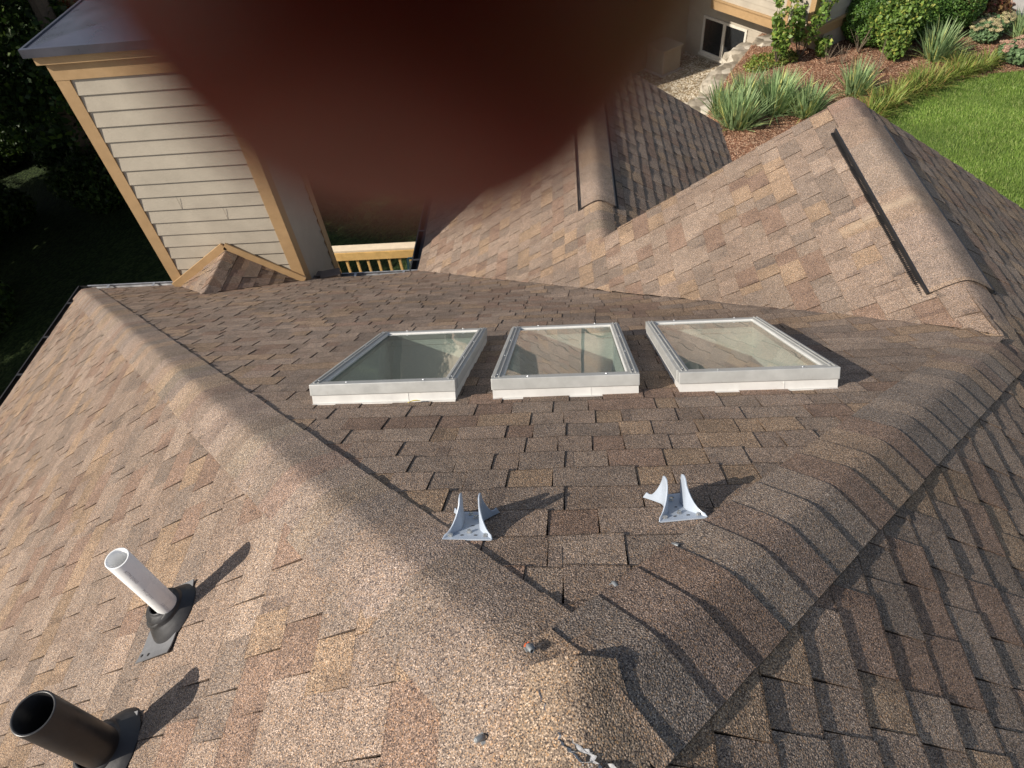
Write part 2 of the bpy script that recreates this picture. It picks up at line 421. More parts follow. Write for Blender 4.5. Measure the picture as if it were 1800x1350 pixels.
# underlay (solid deck under the shingles) and walls
bm = bmesh.new()
def deck(pts, zf, t=.03):
    a = [bm.verts.new((x, y, zf(x, y) - .042)) for x, y in pts]; b_ = [bm.verts.new((x, y, zf(x, y) - .042 - t)) for x, y in pts]
    bm.faces.new(a); bm.faces.new(b_[::-1])
    for i in range(len(a)): bm.faces.new((a[i], b_[i], b_[(i + 1) % len(a)], a[(i + 1) % len(a)]))
def deck_strip(x0, x1, y0, y1, zf): deck([(x0, y0), (x1, y0), (x1, y1), (x0, y1)], zf)
# P0 split round the skylights
y0s, y1s = SKY_Y0 + .02, SKY_Y0 + SKY_L * CS - .02
deck([(0, 0), (y0s, y0s), (-y0s, y0s)], zP0)
xs = [-y1s] + [v for a, b_ in SKY for v in (a + .02, b_ - .02)] + [y1s]
deck([(-y0s, y0s), (SKY[0][0] + .02, y0s), (SKY[0][0] + .02, y1s), (-y1s, y1s)], zP0)
deck([(SKY[0][1] - .02, y0s), (SKY[1][0] + .02, y0s), (SKY[1][0] + .02, y1s), (SKY[0][1] - .02, y1s)], zP0)
deck([(SKY[1][1] - .02, y0s), (SKY[2][0] + .02, y0s), (SKY[2][0] + .02, y1s), (SKY[1][1] - .02, y1s)], zP0)
deck([(SKY[2][1] - .02, y0s), (y0s, y0s), (XR, XR), (2 * XR - y1s, y1s), (SKY[2][1] - .02, y1s)], zP0)
deck([(-y1s, y1s), (2 * XR - y1s, y1s), (2 * XR - 5.9, 5.9), (-5.9, 5.9)], zP0)
deck([(-5.9, 5.9), (CH[0], 5.9), (CH[0], EX), (-EX, EX)], zP0); deck([(CH[1], 5.9), (2 * XR - 5.9, 5.9), (XV, EX), (CH[1], EX)], zP0)
deck([(0, 0), (-EX, EX), (-EX, YB), (0, YB)], zP1)
deck([(0, 0), (0, YB), (EX, YB), (EX, XR), (XR, XR)], zP6); deck([(XR, XR), (EX, XR), (EX, YF), (XR, YF)], zP6)
deck([(XR, XR), (XR, YF), (2 * XR - YF, YF)], zP2); deck([(X3, YF), (X3, Y4), (XV, Y4), (XV, EX), (2 * XR - YF, YF)], zP2)
deck([(X3, YF - .12), (X4, YF - .12), (X4, Y4), (X3, Y4)], zP4)
attach(obj('roof_deck', bm, M_oldw), house)

# siding wall helper: lapped boards as geometry.  wall from a to b (plan), facing outward n
def siding(bm, a, b, z0, ztop, expo=.163, t=.019, off=0):
    """ztop: function of distance along the wall"""
    a, b = Vector((*a, 0)), Vector((*b, 0)); d = (b - a); L = d.length; d.normalize(); n = Vector((d.y, -d.x, 0))
    nz = int(math.ceil((max(ztop(0), ztop(L), ztop(L / 2)) - z0) / expo)); seg = max(1, int(L / .4))
    for i in range(nz):
        za, zb = z0 + i * expo + off, z0 + (i + 1) * expo + off
        for j in range(seg):
            s0, s1 = L * j / seg, L * (j + 1) / seg
            zt = min(ztop(s0), ztop(s1), zb) if True else zb
            z0_, z1_ = za, zt
            if z1_ <= z0_ + .005: continue
            w0 = noise.noise(Vector((s0 * 1.5, i * 3.1, a.x))) * .0022; w1 = noise.noise(Vector((s1 * 1.5, i * 3.1, a.x))) * .0022
            p = [a + d * s0 + n * t, a + d * s1 + n * t, a + d * s1 + n * .001, a + d * s0 + n * .001]
            v = [bm.verts.new(q) for q in (p[0] + Vector((0, 0, z0_ + w0)), p[1] + Vector((0, 0, z0_ + w1)), p[2] + Vector((0, 0, z1_)), p[3] + Vector((0, 0, z1_)))]
            bm.faces.new(v)
            v2 = [bm.verts.new(q) for q in (p[3] + Vector((0, 0, z0_ - .0)), p[2] + Vector((0, 0, z0_ - .0)))]
            bm.faces.new((v2[0], v2[1], v[1], v[0]))
ZG = -7.0
bm = bmesh.new(); e = EX - .35
W = lambda a, b, zt: siding(bm, a, b, -9.6, zt)
W((e, YB + .3), (e, YF - .25), lambda s: zP6(e, 0) - .06)
W((-e, e - .0), (-e, YB + .3), lambda s: zP1(-e, 0) - .06)
W((XV + .35, e), (-e, e), lambda s: -m * e - .06)
W((XV + .35, Y4 - .25), (XV + .35, e), lambda s: zP2(XV + .35, 0) - .06)
W((-e, YB + .3), (e, YB + .3), lambda s: -m * abs(-e + s) - .06)
W((e, YF - .25), (X3, YF - .25), lambda s: (zP6(e - s, 0) if e - s > XR else zP2(e - s, 0)) - .06)
W((X4 - .3, Y4 - .25), (XV + .35, Y4 - .25), lambda s: (zP4(X4 - .3 - s, 0) if X4 - .3 - s > X3 else zP2(X4 - .3 - s, 0)) - .06)
W((X4 - .3, YF - .25), (X4 - .3, Y4 - .25), lambda s: zP4(X4 - .3, 0) - .06)
attach(obj('wall', bm, M_side), house)
# rake trim boards
for (x0, x1, y, zf) in ((XR, EX, YF, zP6), (XR, X3, YF, zP2), (X3, X4, Y4, zP4), (X3, XV, Y4, zP2)):
    bm = bmesh.new(); beam(bm, (x0, y - .03, zf(x0, 0) - .15), (x1, y - .03, zf(x1, 0) - .15), .025, .2, (0, 0, 1)); attach(obj('rake_board', bm, M_trim), house)

# ------------------------------------------------------------------ caps and vents
def caps(name, A, B, dl, dr, hw=.162, lift=0., seed=1, first=0, side_lift=0, expo=EXPO, worn=.0, eps=.045, mat=None, thick=.007, extend=0, flat=False, cb=1., base=.0092, tone=None, point=0):
    """overlapping cap shingles folded over the line A->B (A is the low or far end, laid towards B).
    dl, dr: functions giving the roof height at (x,y) on the left/right of the line"""
    random.seed(seed)
    A, B = Vector(A), Vector(B); d = B - A; L = d.length; d.normalize(); dh = Vector((d.x, d.y, 0)).normalized()
    s_h = Vector((-dh.y, dh.x, 0))             # left of travel
    bm = bmesh.new(); cl = bm.faces.layers.float_color.new('tint')
    n = int(L / expo) + 1; T = 16
    lat = [-1 + 2 * i / T for i in range(T + 1)]
    # plan half width such that the surface distance is hw
    hl = hw * HK[0]; hr = hw * HK[1]
    for i in range(n):
        s0 = i * expo; s1 = min(s0 + expo + (.0 if lift else .02), L + extend)
        if s0 > L: break
        c = tabcol(); c = tuple(max(.08, v_ * cb - (cb - 1) * .19) for v_ in c[:3]) + (1,)
        if cb > 1.1:
            c = random.choice(((.215, .160, .128, 1), (.245, .205, .172, 1), (.20, .172, .15, 1), (.265, .205, .155, 1), (.225, .175, .145, 1)))
        if flat:
            tone = tone or c; c = tuple(a_ * .55 + b_ * .45 for a_, b_ in zip(c, tone))
        hb = thick + (0 if lift else random.uniform(-.0008, .0014)); ht = hb if lift else .0005
        sk = random.uniform(-.006, .006) * (not lift); wl = random.uniform(.985, 1.015) if not lift else 1
        SL = 3; rows = []
        for r in range(SL + 1):
            f = r / SL; row = []
            for t in lat:
                w = (hl if t > 0 else hr) * wl * abs(t) * (1 - point * (1 - f) * (i == 0))
                s = s0 + (s1 - s0) * f + sk * t * (1 - f)
                P = A + d * s + s_h * (w if t > 0 else -w)
                z = (dl if t > 0 else dr)(P.x, P.y)
                # rounded fold
                zr = A.z + d.z * s
                drop = zr - z; 
                k = .5 * (math.sqrt(w * w + eps * eps) - w)
                h = hb + (ht - hb) * f + lift
                z2 = z - ridge_drop(P.x, P.y) + h * 1.15 + base * (1 - (.45 * abs(t) ** 3 if (t < 0 and cb < .9) else 0))
                if abs(t) == 1: z2 += 0
                if side_lift and abs(t) > .6: z2 += side_lift * (abs(t) - .6) * (1 - f) * random.random()
                row.append(bm.verts.new((P.x, P.y, z2)))
            rows.append(row)
        low = [bm.verts.new((v.co.x, v.co.y, v.co.z - hb * 1.15 - lift - base - .005)) for v in rows[0]]
        for ra, rb in zip(rows, rows[1:]):
            for j in range(T):
                f_ = bm.faces.new((ra[j], ra[j + 1], rb[j + 1], rb[j])); f_.smooth = True; f_[cl] = c
        dk = (c[0] * .5, c[1] * .48, c[2] * .46, 1)
        if not lift:
            tp = [bm.verts.new(v.co) for v in rows[0]]
            for j in range(T): f_ = bm.faces.new((low[j], low[j + 1], tp[j + 1], tp[j])); f_[cl] = dk
        for j in (0, T):
            lows = [bm.verts.new((r[j].co.x, r[j].co.y, r[j].co.z - (.006 if lift else hb * 1.15 + base + .005))) for r in rows]
            tp = [bm.verts.new(r[j].co) for r in rows]
            for q in range(SL): f_ = bm.faces.new((tp[q], tp[q + 1], lows[q + 1], lows[q])); f_[cl] = dk
        if lift:   # underside lip
            for j in range(T):
                if i: continue
                a_, b_ = bm.verts.new(rows[0][j].co), bm.verts.new(rows[0][j + 1].co)
                l1 = bm.verts.new(a_.co - Vector((0, 0, .006))); l2 = bm.verts.new(b_.co - Vector((0, 0, .006)))
                f_ = bm.faces.new((l1, l2, b_, a_)); f_[cl] = dk
    if lift: bmesh.ops.remove_doubles(bm, verts=[v for v in bm.verts if any(f.smooth for f in v.link_faces)], dist=.0002)
    bmesh.ops.recalc_face_normals(bm, faces=bm.faces[:])
    for f in bm.faces:
        if f.smooth and f.normal.z < 0: f.normal_flip()
    return obj(name, bm, SH)
HK = [.93, .93]
zA = lambda x, y: max(-9, min(0, 0))
J = (XR, XR, -m * XR)
# hip between the rear slope and the right slope: laid from the junction J up to the apex; travel direction (-1,-1): left is +x-ish side
o = caps('hip_cap', J, (.03, .03, -.02), lambda x, y: zP6(x, y), lambda x, y: zP0(x, y), seed=27, cb=1.12, thick=.0056, base=.0150)
attach(o, house); tag(o, 'right hip cap with staggered folded shingles')
# travel (-1,-1): left normal is (1,-1)/sqrt2 -> right slope ; right normal (-1,1) -> rear slope
o = caps('hip_cap', (-EX + .02, EX - .02, -H + .013), (-.02, .02, -.013), lambda x, y: zP0(x, y), lambda x, y: zP1(x, y), seed=33, cb=.85, thick=.0050, base=.0135, side_lift=.004)
attach(o, house); tag(o, 'long left hip cap running down to the gutter corner')
# main ridge (behind and under the camera) laid over both hips
o = caps('ridge_cap', (0, .085, 0), (0, YB, 0), zP6, zP1, seed=44, thick=.0095, expo=.19, hw=.15, side_lift=.01, flat=True, tone=(.205, .168, .142, 1), point=.45, base=.012)
attach(o, house); tag(o, 'worn ridge cap with torn patches')
# lower gable ridge: plain caps near the junction and at the far end, vent between
o = caps('ridge_cap', (XR, 2.75, -m * XR), (XR, XR - .06, -m * XR), zP6, zP2, seed=51, flat=True, tone=(.25, .208, .172, 1), expo=.42, hw=.15, thick=.008)
# travel (0,-1): left normal (1,0) -> right slope
attach(o, house)
o = caps('ridge_cap', (XR, YF, -m * XR), (XR, 4.40, -m * XR), zP6, zP2, seed=53, hw=.15, thick=.004, flat=True)
attach(o, house)
def ridge_vent(x, y0, y1, zr, zl, zrr, seed):
    o = caps('ridge_vent', (x, y1, zr), (x, y0, zr), zrr, zl, seed=seed, expo=.3, hw=.185, lift=.019, thick=.0012, flat=True, tone=(.25, .208, .172, 1))
    bm = bmesh.new()
    # black louvre strips along both edges, ribbed
    for sgn, zf in ((-1, zl), (1, zrr)):
        for w0, w1, h0 in ((.150, .176, .020),):
            xx0, xx1 = x + sgn * w0, x + sgn * w1
            a, b_ = sorted((xx0, xx1))
            zt = max(zf(a, 0), zf(b_, 0)) + .022
            box(bm, a, b_, y0, y1, min(zf(a, 0), zf(b_, 0)), zt - .004)
            y = y0
            while y < y1 - .006:
                xa = x + sgn * .166; xb = x + sgn * .198
                q = sorted((xa, xb)); zz = zf(xb, 0)
                box(bm, q[0], q[1], y, y + .007, zz + .001, zz + .0215); y += .017
    attach(o, house)
    e_ = obj('louvre', bm, M_abs); e_.parent = o; e_.location = (0, 0, 0)
    return o
def drop_parent_fix(o): return o
v1 = ridge_vent(XR, 2.63, 4.46, -m * XR, zP2, zP6, 61); tag(v1, 'ridge vent on the right gable')
o = caps('ridge_cap', (X3, 5.55, Z3), (X3, YF - .1, Z3), zP4, zP2, seed=55, hw=.15); attach(o, house)
v2 = ridge_vent(X3, 5.41, 8.8, Z3, zP2, zP4, 63); tag(v2, 'ridge vent on the lower far gable')

# torn spots on the worn ridge
def torn(x, y, zf, n, ln, sd):
    random.seed(sd); bm = bmesh.new()
    pts = []; a = random.uniform(-.4, .4) - math.pi / 2
    cx, cy = x, y
    for i in range(n):
        w = random.uniform(.004, .011); cx += math.cos(a) * ln / n; cy += math.sin(a) * ln / n; a += random.uniform(-.9, .9)
        pts.append((cx, cy, w))
    L, Rr = [], []
    for i, (px, py, w) in enumerate(pts):
        L.append((px - w, py)); Rr.append((px + w, py))
    h = .0165
    va = [bm.verts.new((p[0], p[1], zf(p[0], p[1]) + h + .0015)) for p in L]; vb = [bm.verts.new((p[0], p[1], zf(p[0], p[1]) + h + .004)) for p in Rr]
    for i in range(n - 1): bm.faces.new((va[i], vb[i], vb[i + 1], va[i + 1]))
    # curled lip
    vc = [bm.verts.new((p[0] - .006, p[1], zf(p[0], p[1]) + h + .006 + random.uniform(0, .004))) for p in L]
    for i in range(n - 1):
        f = bm.faces.new((vc[i], va[i], va[i + 1], vc[i + 1])); f.material_index = 1
    vd = [bm.verts.new((p[0] + .004 + random.uniform(0, .006), p[1], zf(p[0], p[1]) + h + .003)) for p in Rr]
    for i in range(n - 1):
        f = bm.faces.new((vb[i], vd[i], vd[i + 1], vb[i + 1])); f.material_index = 1
    for k in range(70):                       # loose pale fibres and granule loss round the tear
        i = random.randrange(n); px, py, w = pts[i]; px += random.gauss(0, .011); py += random.gauss(0, .010); r_ = random.uniform(.0006, .0022); a0 = random.uniform(0, 3); zz = zf(px, py) + h + .0018
        f = bm.faces.new([bm.verts.new((px + r_ * math.cos(a0 + q * 2.1) * random.uniform(.6, 1.4), py + r_ * math.sin(a0 + q * 2.1) * 1.3, zz)) for q in range(3)]); f.material_index = 1
    return obj('torn_patch', bm, [M_tear, M_fibr])
zr_ = lambda x, y: -m * abs(x) - ridge_drop(x, y) - .004
for (x, y, n_, ln, sd) in ((-.045, .052, 9, .055, 1), (-.012, -.028, 9, .05, 2), (.004, -.05, 10, .07, 5), (.02, -.09, 9, .06, 9)):
    attach(torn(x, y, zr_, n_, ln, sd), house)

# ------------------------------------------------------------------ gutters
def gutter(name, a, b, out, mat_in, mat_out, size=.125, z=-H):
    """K style gutter from a to b (plan), opening away from the roof along out"""
    bm = bmesh.new(); a, b = Vector((*a, 0)), Vector((*b, 0)); out = Vector((*out, 0))
    prof = [(.0, .0), (.0, -.10), (.09, -.10), (size, -.03), (size, .004), (size - .014, .004), (size - .014, -.006)]
    rows = []
    for P in (a, b):
        rows.append([bm.verts.new(P + out * u_ + Vector((0, 0, z - .035 + w_))) for u_, w_ in prof])
    for i in range(len(prof) - 1):
        f = bm.faces.new((rows[0][i], rows[0][i + 1], rows[1][i + 1], rows[1][i])); 
    for r_ in rows: bm.faces.new(r_[:5])
    d = b - a; L = d.length; d.normalize(); k = .3
    while k < L - .1:
        c = a + d * k; beam(bm, c + Vector((0, 0, z - .033)), c + out * (size - .005) + Vector((0, 0, z - .033)), .03, .006); k += .61
    return attach(obj(name, bm, mat_in), house)
gutter('gutter', (-EX - .0, EX), (CH[0] - .02, EX), (0, 1), M_gut, None)
gutter('gutter', (CH[1] + .22, EX), (XV + .02, EX), (0, 1), M_gut, None)
gutter('gutter', (-EX, YB), (-EX, EX + .12), (-1, 0), M_drk, None)
gutter('gutter', (XV, EX + .02), (XV, Y4), (-1, 0), M_drk, None)
gutter('gutter', (EX, YB), (EX, YF), (1, 0), M_drk, None)

# ------------------------------------------------------------------ skylights
al = math.atan(m)
def skylight(x0, x1, label, joint, leak):
    # local frame: X across, Y down the slope (away from the ridge), Z normal
    w = x1 - x0
    root = empty('skylight', (x0, SKY_Y0, -m * SKY_Y0)); root.rotation_euler = (-al, 0, 0)
    root.parent = house; root.location = Vector((x0, SKY_Y0, -m * SKY_Y0 + 7)); tag(root, label)
    L = SKY_L; t = .03; hc = .042; H_ = SKY_H
    bm = bmesh.new()
    # curb / step flashing, mitred from four pieces butted end to end
    ins = .004
    box(bm, ins, w - ins, ins, ins + t, -.03, hc)
    box(bm, ins, w - ins, L - ins - t, L - ins, -.03, hc)
    box(bm, ins, ins + t, ins + t, L - ins - t, -.03, hc)
    box(bm, w - ins - t, w - ins, ins + t, L - ins - t, -.03, hc)
    bump_ = []
    obj('curb', bm, M_whm, root)
    bm = bmesh.new()
    box(bm, joint * w, joint * w + .003, ins - .0015, ins - .0002, 0, hc); box(bm, ins, w - ins, ins - .012, ins - .001, -.002, .006)
    obj('flashing', bm, M_gry if False else M_whm, root)
    bm = bmesh.new(); f = .046
    box(bm, 0, w, -.004, f, hc + .001, H_, bev=.003)
    box(bm, 0, w, L - f, L + .004, hc + .001, H_ - .004, bev=.003)
    box(bm, -.003, f, f + .0005, L - f - .0005, hc + .001, H_ - .002, bev=.003)
    box(bm, w - f, w + .003, f + .0005, L - f - .0005, hc + .001, H_ - .002, bev=.003)
    # raised glazing bars with a groove
    for xx in (.012, .030, w - .034, w - .016):
        box(bm, xx, xx + .004, .02, L - .02, H_ - .001, H_ + .004)
    obj('frame', bm, M_frm, root)
    spots = [(xx, .06 + k * (L - .12) / 3) for xx in (.022, w - .024) for k in range(4)] + [(fx * w, yy) for yy in (.020, L - .022) for fx in (.25, .78)]
    first = None
    for xx, yy in spots:
        if first is None:
            bm = bmesh.new(); lathe(bm, [(.0005, .0035), (.0028, .003), (.0038, .0015), (.0042, 0)], None, 8); first = q = obj('screw', bm, M_alu, root)
        else: q = first.copy(); col.objects.link(q); q.parent = root
        q.location = (xx, yy, H_ + .0005)
    bm = bmesh.new()
    box(bm, f - .004, w - f + .004, f - .004, L - f + .004, H_ - .026, H_ - .012)
    bm.faces.ensure_lookup_table()
    gl = bmesh.new(); vs = [gl.verts.new(v) for v in ((f - .004, f - .004, H_ - .012), (w - f + .004, f - .004, H_ - .012), (w - f + .004, L - f + .004, H_ - .012), (f - .004, L - f + .004, H_ - .012))]
    gl.faces.new(vs); bm.free()
    obj('glass', gl, M_glass, root)
    # white sealing bead inside the frame
    bm = bmesh.new()
    for a_, b_ in (((f, f, 0), (f, L - f, 0)), ((w - f, f, 0), (w - f, L - f, 0)), ((f, L - f, 0), (w - f, L - f, 0))):
        A_ = Vector(a_) + Vector((0, 0, H_ - .010)); B_ = Vector(b_) + Vector((0, 0, H_ - .010)); tube(bm, [A_, A_.lerp(B_, .33) + Vector((random.uniform(-.001, .001), 0, 0)), A_.lerp(B_, .66), B_], .0045, 6)
    obj('seal', bm, M_whm, root)
    # light well of drywall, open at the top
    bm = bmesh.new(); d = 1.1; fl = .12; i0 = t + ins + .003
    top = [(i0, i0, hc), (w - i0, i0, hc), (w - i0, L - i0, hc), (i0, L - i0, hc)]
    mid = [(i0, i0, -.2), (w - i0, i0, -.2), (w - i0, L - i0, -.2), (i0, L - i0, -.2)]
    bot = [(i0, i0 - fl, -d), (w - i0, i0 - fl, -d), (w - i0, L - i0 + .45, -d), (i0, L - i0 + .45, -d)]
    rows = [[bm.verts.new(p) for p in r_] for r_ in (top, mid, bot)]
    for ra, rb in zip(rows, rows[1:]):
        for k in range(4): bm.faces.new((ra[k], ra[(k + 1) % 4], rb[(k + 1) % 4], rb[k]))
    f_ = bm.faces.new(rows[2]); f_.material_index = 1
    obj('light_well', bm, [M_wall, M_green if leak else M_room], root)
    return root
skylight(*SKY[0], 'leftmost skylight with greenish glass and a yellow leaf below it', .67, 1)
skylight(*SKY[1], 'middle skylight reflecting the roof and a dark vent line', .67, 0)
skylight(*SKY[2], 'right skylight nearest the lower gable, casting a long shadow', .66, 0)

# ------------------------------------------------------------------ vent pipes
def vent_pipe(x, y, r, h, pm, label, ang, writing):
    z = m * x
    root = empty('vent_pipe', (0, 0, 0)); root.parent = house; root.location = (x, y, z + 7); tag(root, label)
    bm = bmesh.new(); t = .0045 if r < .04 else .006
    lathe(bm, [(r, -.1), (r, h - .001), (r - .0008, h), (r - t + .0008, h), (r - t, h - .001), (r - t, -.1)], None, 48)
    bot = lathe(bm, [(r - t, -.09), (.0005, -.09)], None, 48)
    obj('pipe', bm, pm, root, smooth=True)
    # tilted boot
    M = Matrix.Rotation(-al, 4, 'Y')            # local z -> roof normal (slope rises towards +x)
    bm = bmesh.new()
    kb = 1.28 if r < .04 else 1.0; lathe(bm, [(r * 2.3 * kb, .010), (r * 2.22 * kb, .018), (r * 2.0 * kb, .030), (r * 1.66 * kb, .046), (r * 1.5 * kb, .054), (r * 1.47 * kb, .062), (r * 1.0, .062)], M, 44)
    obj('boot', bm, M_rub, root, smooth=True)
    bm = bmesh.new()
    zc = .052
    lathe(bm, [(r * 1.50 * kb, zc - .014), (r * 1.48 * kb, zc + .006), (r * 1.36 * kb, zc + .012), (r * 1.38 * kb, zc + .017), (r * 1.24, zc + .022), (r * 1.12, zc + .030), (r * 1.03, zc + .034), (r * .99, zc + .030)], Matrix.Translation((0, 0, 0)) @ Matrix.Rotation(-al * .45, 4, 'Y'), 44)
    obj('collar', bm, M_rub, root, smooth=True)
    return root, M
def plate(root, M, x0, x1, y0, y1):
    # flat flashing lying on the roof, upper part slipped under the shingles (slope coordinates: X up the slope)
    bm = bmesh.new(); nx, ny = 10, 12; g = {}
    for i in range(nx + 1):
        for j in range(ny + 1):
            x = x0 + (x1 - x0) * i / nx; y = y0 + (y1 - y0) * j / ny
            cr = .006 * (abs(j / ny - .5) * 2) ** 6
            g[i, j] = M @ Vector((x, y, .0135 + cr + noise.noise(Vector((x * 20, y * 20, 0))) * .0015))
    vs = {k: bm.verts.new(v) for k, v in g.items()}
    for i in range(nx):
        for j in range(ny): bm.faces.new((vs[i, j], vs[i + 1, j], vs[i + 1, j + 1], vs[i, j + 1]))
    r_ = bmesh.ops.extrude_face_region(bm, geom=bm.faces[:])
    dn = M.to_3x3() @ Vector((0, 0, -.0035))
    for v in r_['geom']:
        if isinstance(v, bmesh.types.BMVert): v.co += dn
    bmesh.ops.recalc_face_normals(bm, faces=bm.faces[:])
    pl = obj('flashing', bm, M_gry, root)
    for px, py in ((x0 + .02, y0 + .02), (x0 + .02, y1 - .02), (x0 + .06, y0 + .016)):
        bm = bmesh.new(); lathe(bm, [(.0048, .0), (.0048, .0012), (.0005, .0012)], M @ Matrix.Translation((px, py, .0172)), 12)
        obj('nail_hole', bm, M_tear, pl)
r1, Mp = vent_pipe(-1.245, .508, .033, .372, M_pvc, 'slim white plastic vent pipe with black rubber boot', 0, True)
plate(r1, Mp, -.118, .062, -.135, .095)
r2, Mp = vent_pipe(-1.297, .116, .053, .382, M_abs, 'thick black vent pipe in the near left corner', 0, False)
plate(r2, Mp, -.115, .08, -.125, .10)
# faint grey printing along the white pipe
def printing(root, text, z, size, ang, r):
    cu = bpy.data.curves.new('print', 'FONT'); cu.body = text; cu.size = size; cu.align_x = 'CENTER'; cu.align_y = 'CENTER'; cu.resolution_u = 1
    t = bpy.data.objects.new('print', cu); col.objects.link(t); bpy.context.view_layer.update()
    dg = bpy.context.evaluated_depsgraph_get(); me = bpy.data.meshes.new_from_object(t.evaluated_get(dg)); bpy.data.objects.remove(t); bpy.data.curves.remove(cu)
    for v in me.vertices:          # text runs down the pipe, wrapped on the cylinder
        a = ang + v.co.y / r; v.co = ((r + .0004) * math.cos(a), (r + .0004) * math.sin(a), z - v.co.x)
    me.materials.append(plain('grey_ink', (.42, .42, .44), .6)); o = bpy.data.objects.new('printing', me); col.objects.link(o); o.parent = root
    return o
pp = [c for c in r1.children if c.name.startswith('pipe')][0]
for tx, z, sz, a_ in (('ASTM D2665', .310, .013, -52), ('PVC-DWV', .205, .013, -60), ('2 IN SCH 40', .105, .011, -48)):
    printing(pp, tx, z, sz, R(a_), .033)

# ------------------------------------------------------------------ chimney
ch = empty('chimney'); ch.parent = house; ch.location = (0, 0, 7); tag(ch, 'tall beige sided chimney with tan corner boards and metal cover')
x0, x1, y0, y1 = CH; zt = -1.10; zb = -9.4
bm = bmesh.new()
off = (-1.33 - zb) % .163
tf = lambda s: zt - .04
siding(bm, (x0, y0), (x1, y0), zb, tf, off=off - .163)
siding(bm, (x1, y0), (x1, y1), zb, tf, off=off - .163)
siding(bm, (x1, y1), (x0, y1), zb, tf, off=off - .163)
siding(bm, (x0, y1), (x0, y0), zb, tf, off=off - .163)
for (a, b_) in (((x0, y0), (x1, y0)),): pass
obj('siding', bm, M_side, ch)
random.seed(12)
for k in range(2):
    zz = -1.33 - .163 * random.choice(range(2, 15)); xx = x0 + random.uniform(.25, 1.4)
    bm = bmesh.new(); box(bm, xx, xx + .002, y0 - .0215, y0 - .019, zz + .003, zz + .150); o = obj('butt_joint', bm, M_oldw, ch)
bm = bmesh.new(); box(bm, x0 + .004, x1 - .004, y0 + .004, y1 - .004, zb, zt); obj('core', bm, M_side, ch)
bm = bmesh.new(); wb = .118; tb = .022
for (cx, cy, sx, sy) in ((x0, y0, 1, 1), (x1, y0, -1, 1), (x1, y1, -1, -1), (x0, y1, 1, -1)):
    # L shaped corner board: face across x then along y, butted
    xa, xb = sorted((cx - sx * tb, cx + sx * wb)); ya, yb = sorted((cy - sy * tb, cy - sy * .001))
    box(bm, xa, xb, ya, yb, zb, zt - .24, bev=.002)
    xa, xb = sorted((cx - sx * tb, cx - sx * .001)); ya, yb = sorted((cy + sy * .0005, cy + sy * wb))
    box(bm, xa, xb, ya, yb, zb, zt - .24, bev=.002)
obj('corner_board', bm, M_trim, ch)
bm = bmesh.new()
q = tb + .004
box(bm, x0 - q, x1 + q, y0 - q, y0 - .0005, zt - .238, zt + .0, bev=.002); box(bm, x0 - q, x1 + q, y1 + .0005, y1 + q, zt - .238, zt, bev=.002)
box(bm, x0 - q, x0 - .0005, y0, y1, zt - .238, zt, bev=.002); box(bm, x1 + .0005, x1 + q, y0, y1, zt - .238, zt, bev=.002)
q2 = .075
box(bm, x0 - q2, x1 + q2, y0 - q2, y0 - q - .001, zt - .07, zt + .012, bev=.002); box(bm, x0 - q2, x1 + q2, y1 + q + .001, y1 + q2, zt - .07, zt + .012, bev=.002)
box(bm, x0 - q2, x0 - q - .001, y0 - q, y1 + q, zt - .07, zt + .012, bev=.002); box(bm, x1 + q + .001, x1 + q2, y0 - q, y1 + q, zt - .07, zt + .012, bev=.002)
obj('frieze_board', bm, M_trim, ch)
bm = bmesh.new(); q = .125; zc = zt + .095
c1 = [(x0 - q, y0 - q), (x1 + q, y0 - q), (x1 + q, y1 + q), (x0 - q, y1 + q)]; c2 = [(x0 - q + .03, y0 - q + .03), (x1 + q - .03, y0 - q + .03), (x1 + q - .03, y1 + q - .03), (x0 - q + .03, y1 + q - .03)]
lo = [bm.verts.new((*p, zt + .018)) for p in c1]; hi = [bm.verts.new((*p, zc)) for p in c1]; rm = [bm.verts.new((*p, zc + .002)) for p in c2]; rl = [bm.verts.new((*p, zc - .012)) for p in c2]
for a_, b_ in ((lo, hi), (hi, rm), (rm, rl)):
    for k in range(4): bm.faces.new((a_[k], a_[(k + 1) % 4], b_[(k + 1) % 4], b_[k]))
cx, cy = (x0 + x1) / 2, (y0 + y1) / 2
r2_ = [bm.verts.new((cx + sx * .16, cy + sy * .16, zc + .05)) for sx, sy in ((-1, -1), (1, -1), (1, 1), (-1, 1))]
for k in range(4): bm.faces.new((rl[k], rl[(k + 1) % 4], r2_[(k + 1) % 4], r2_[k]))
bm.faces.new(r2_); bm.faces.new(lo[::-1])
obj('metal_cover', bm, M_chs, ch)
if 0: bm = bmesh.new(); lathe(bm, [(.15, 0), (.15, .35), (.19, .36), (.19, .40), (.02, .45)], Matrix.Translation((cx, cy, zc + .045)), 28)
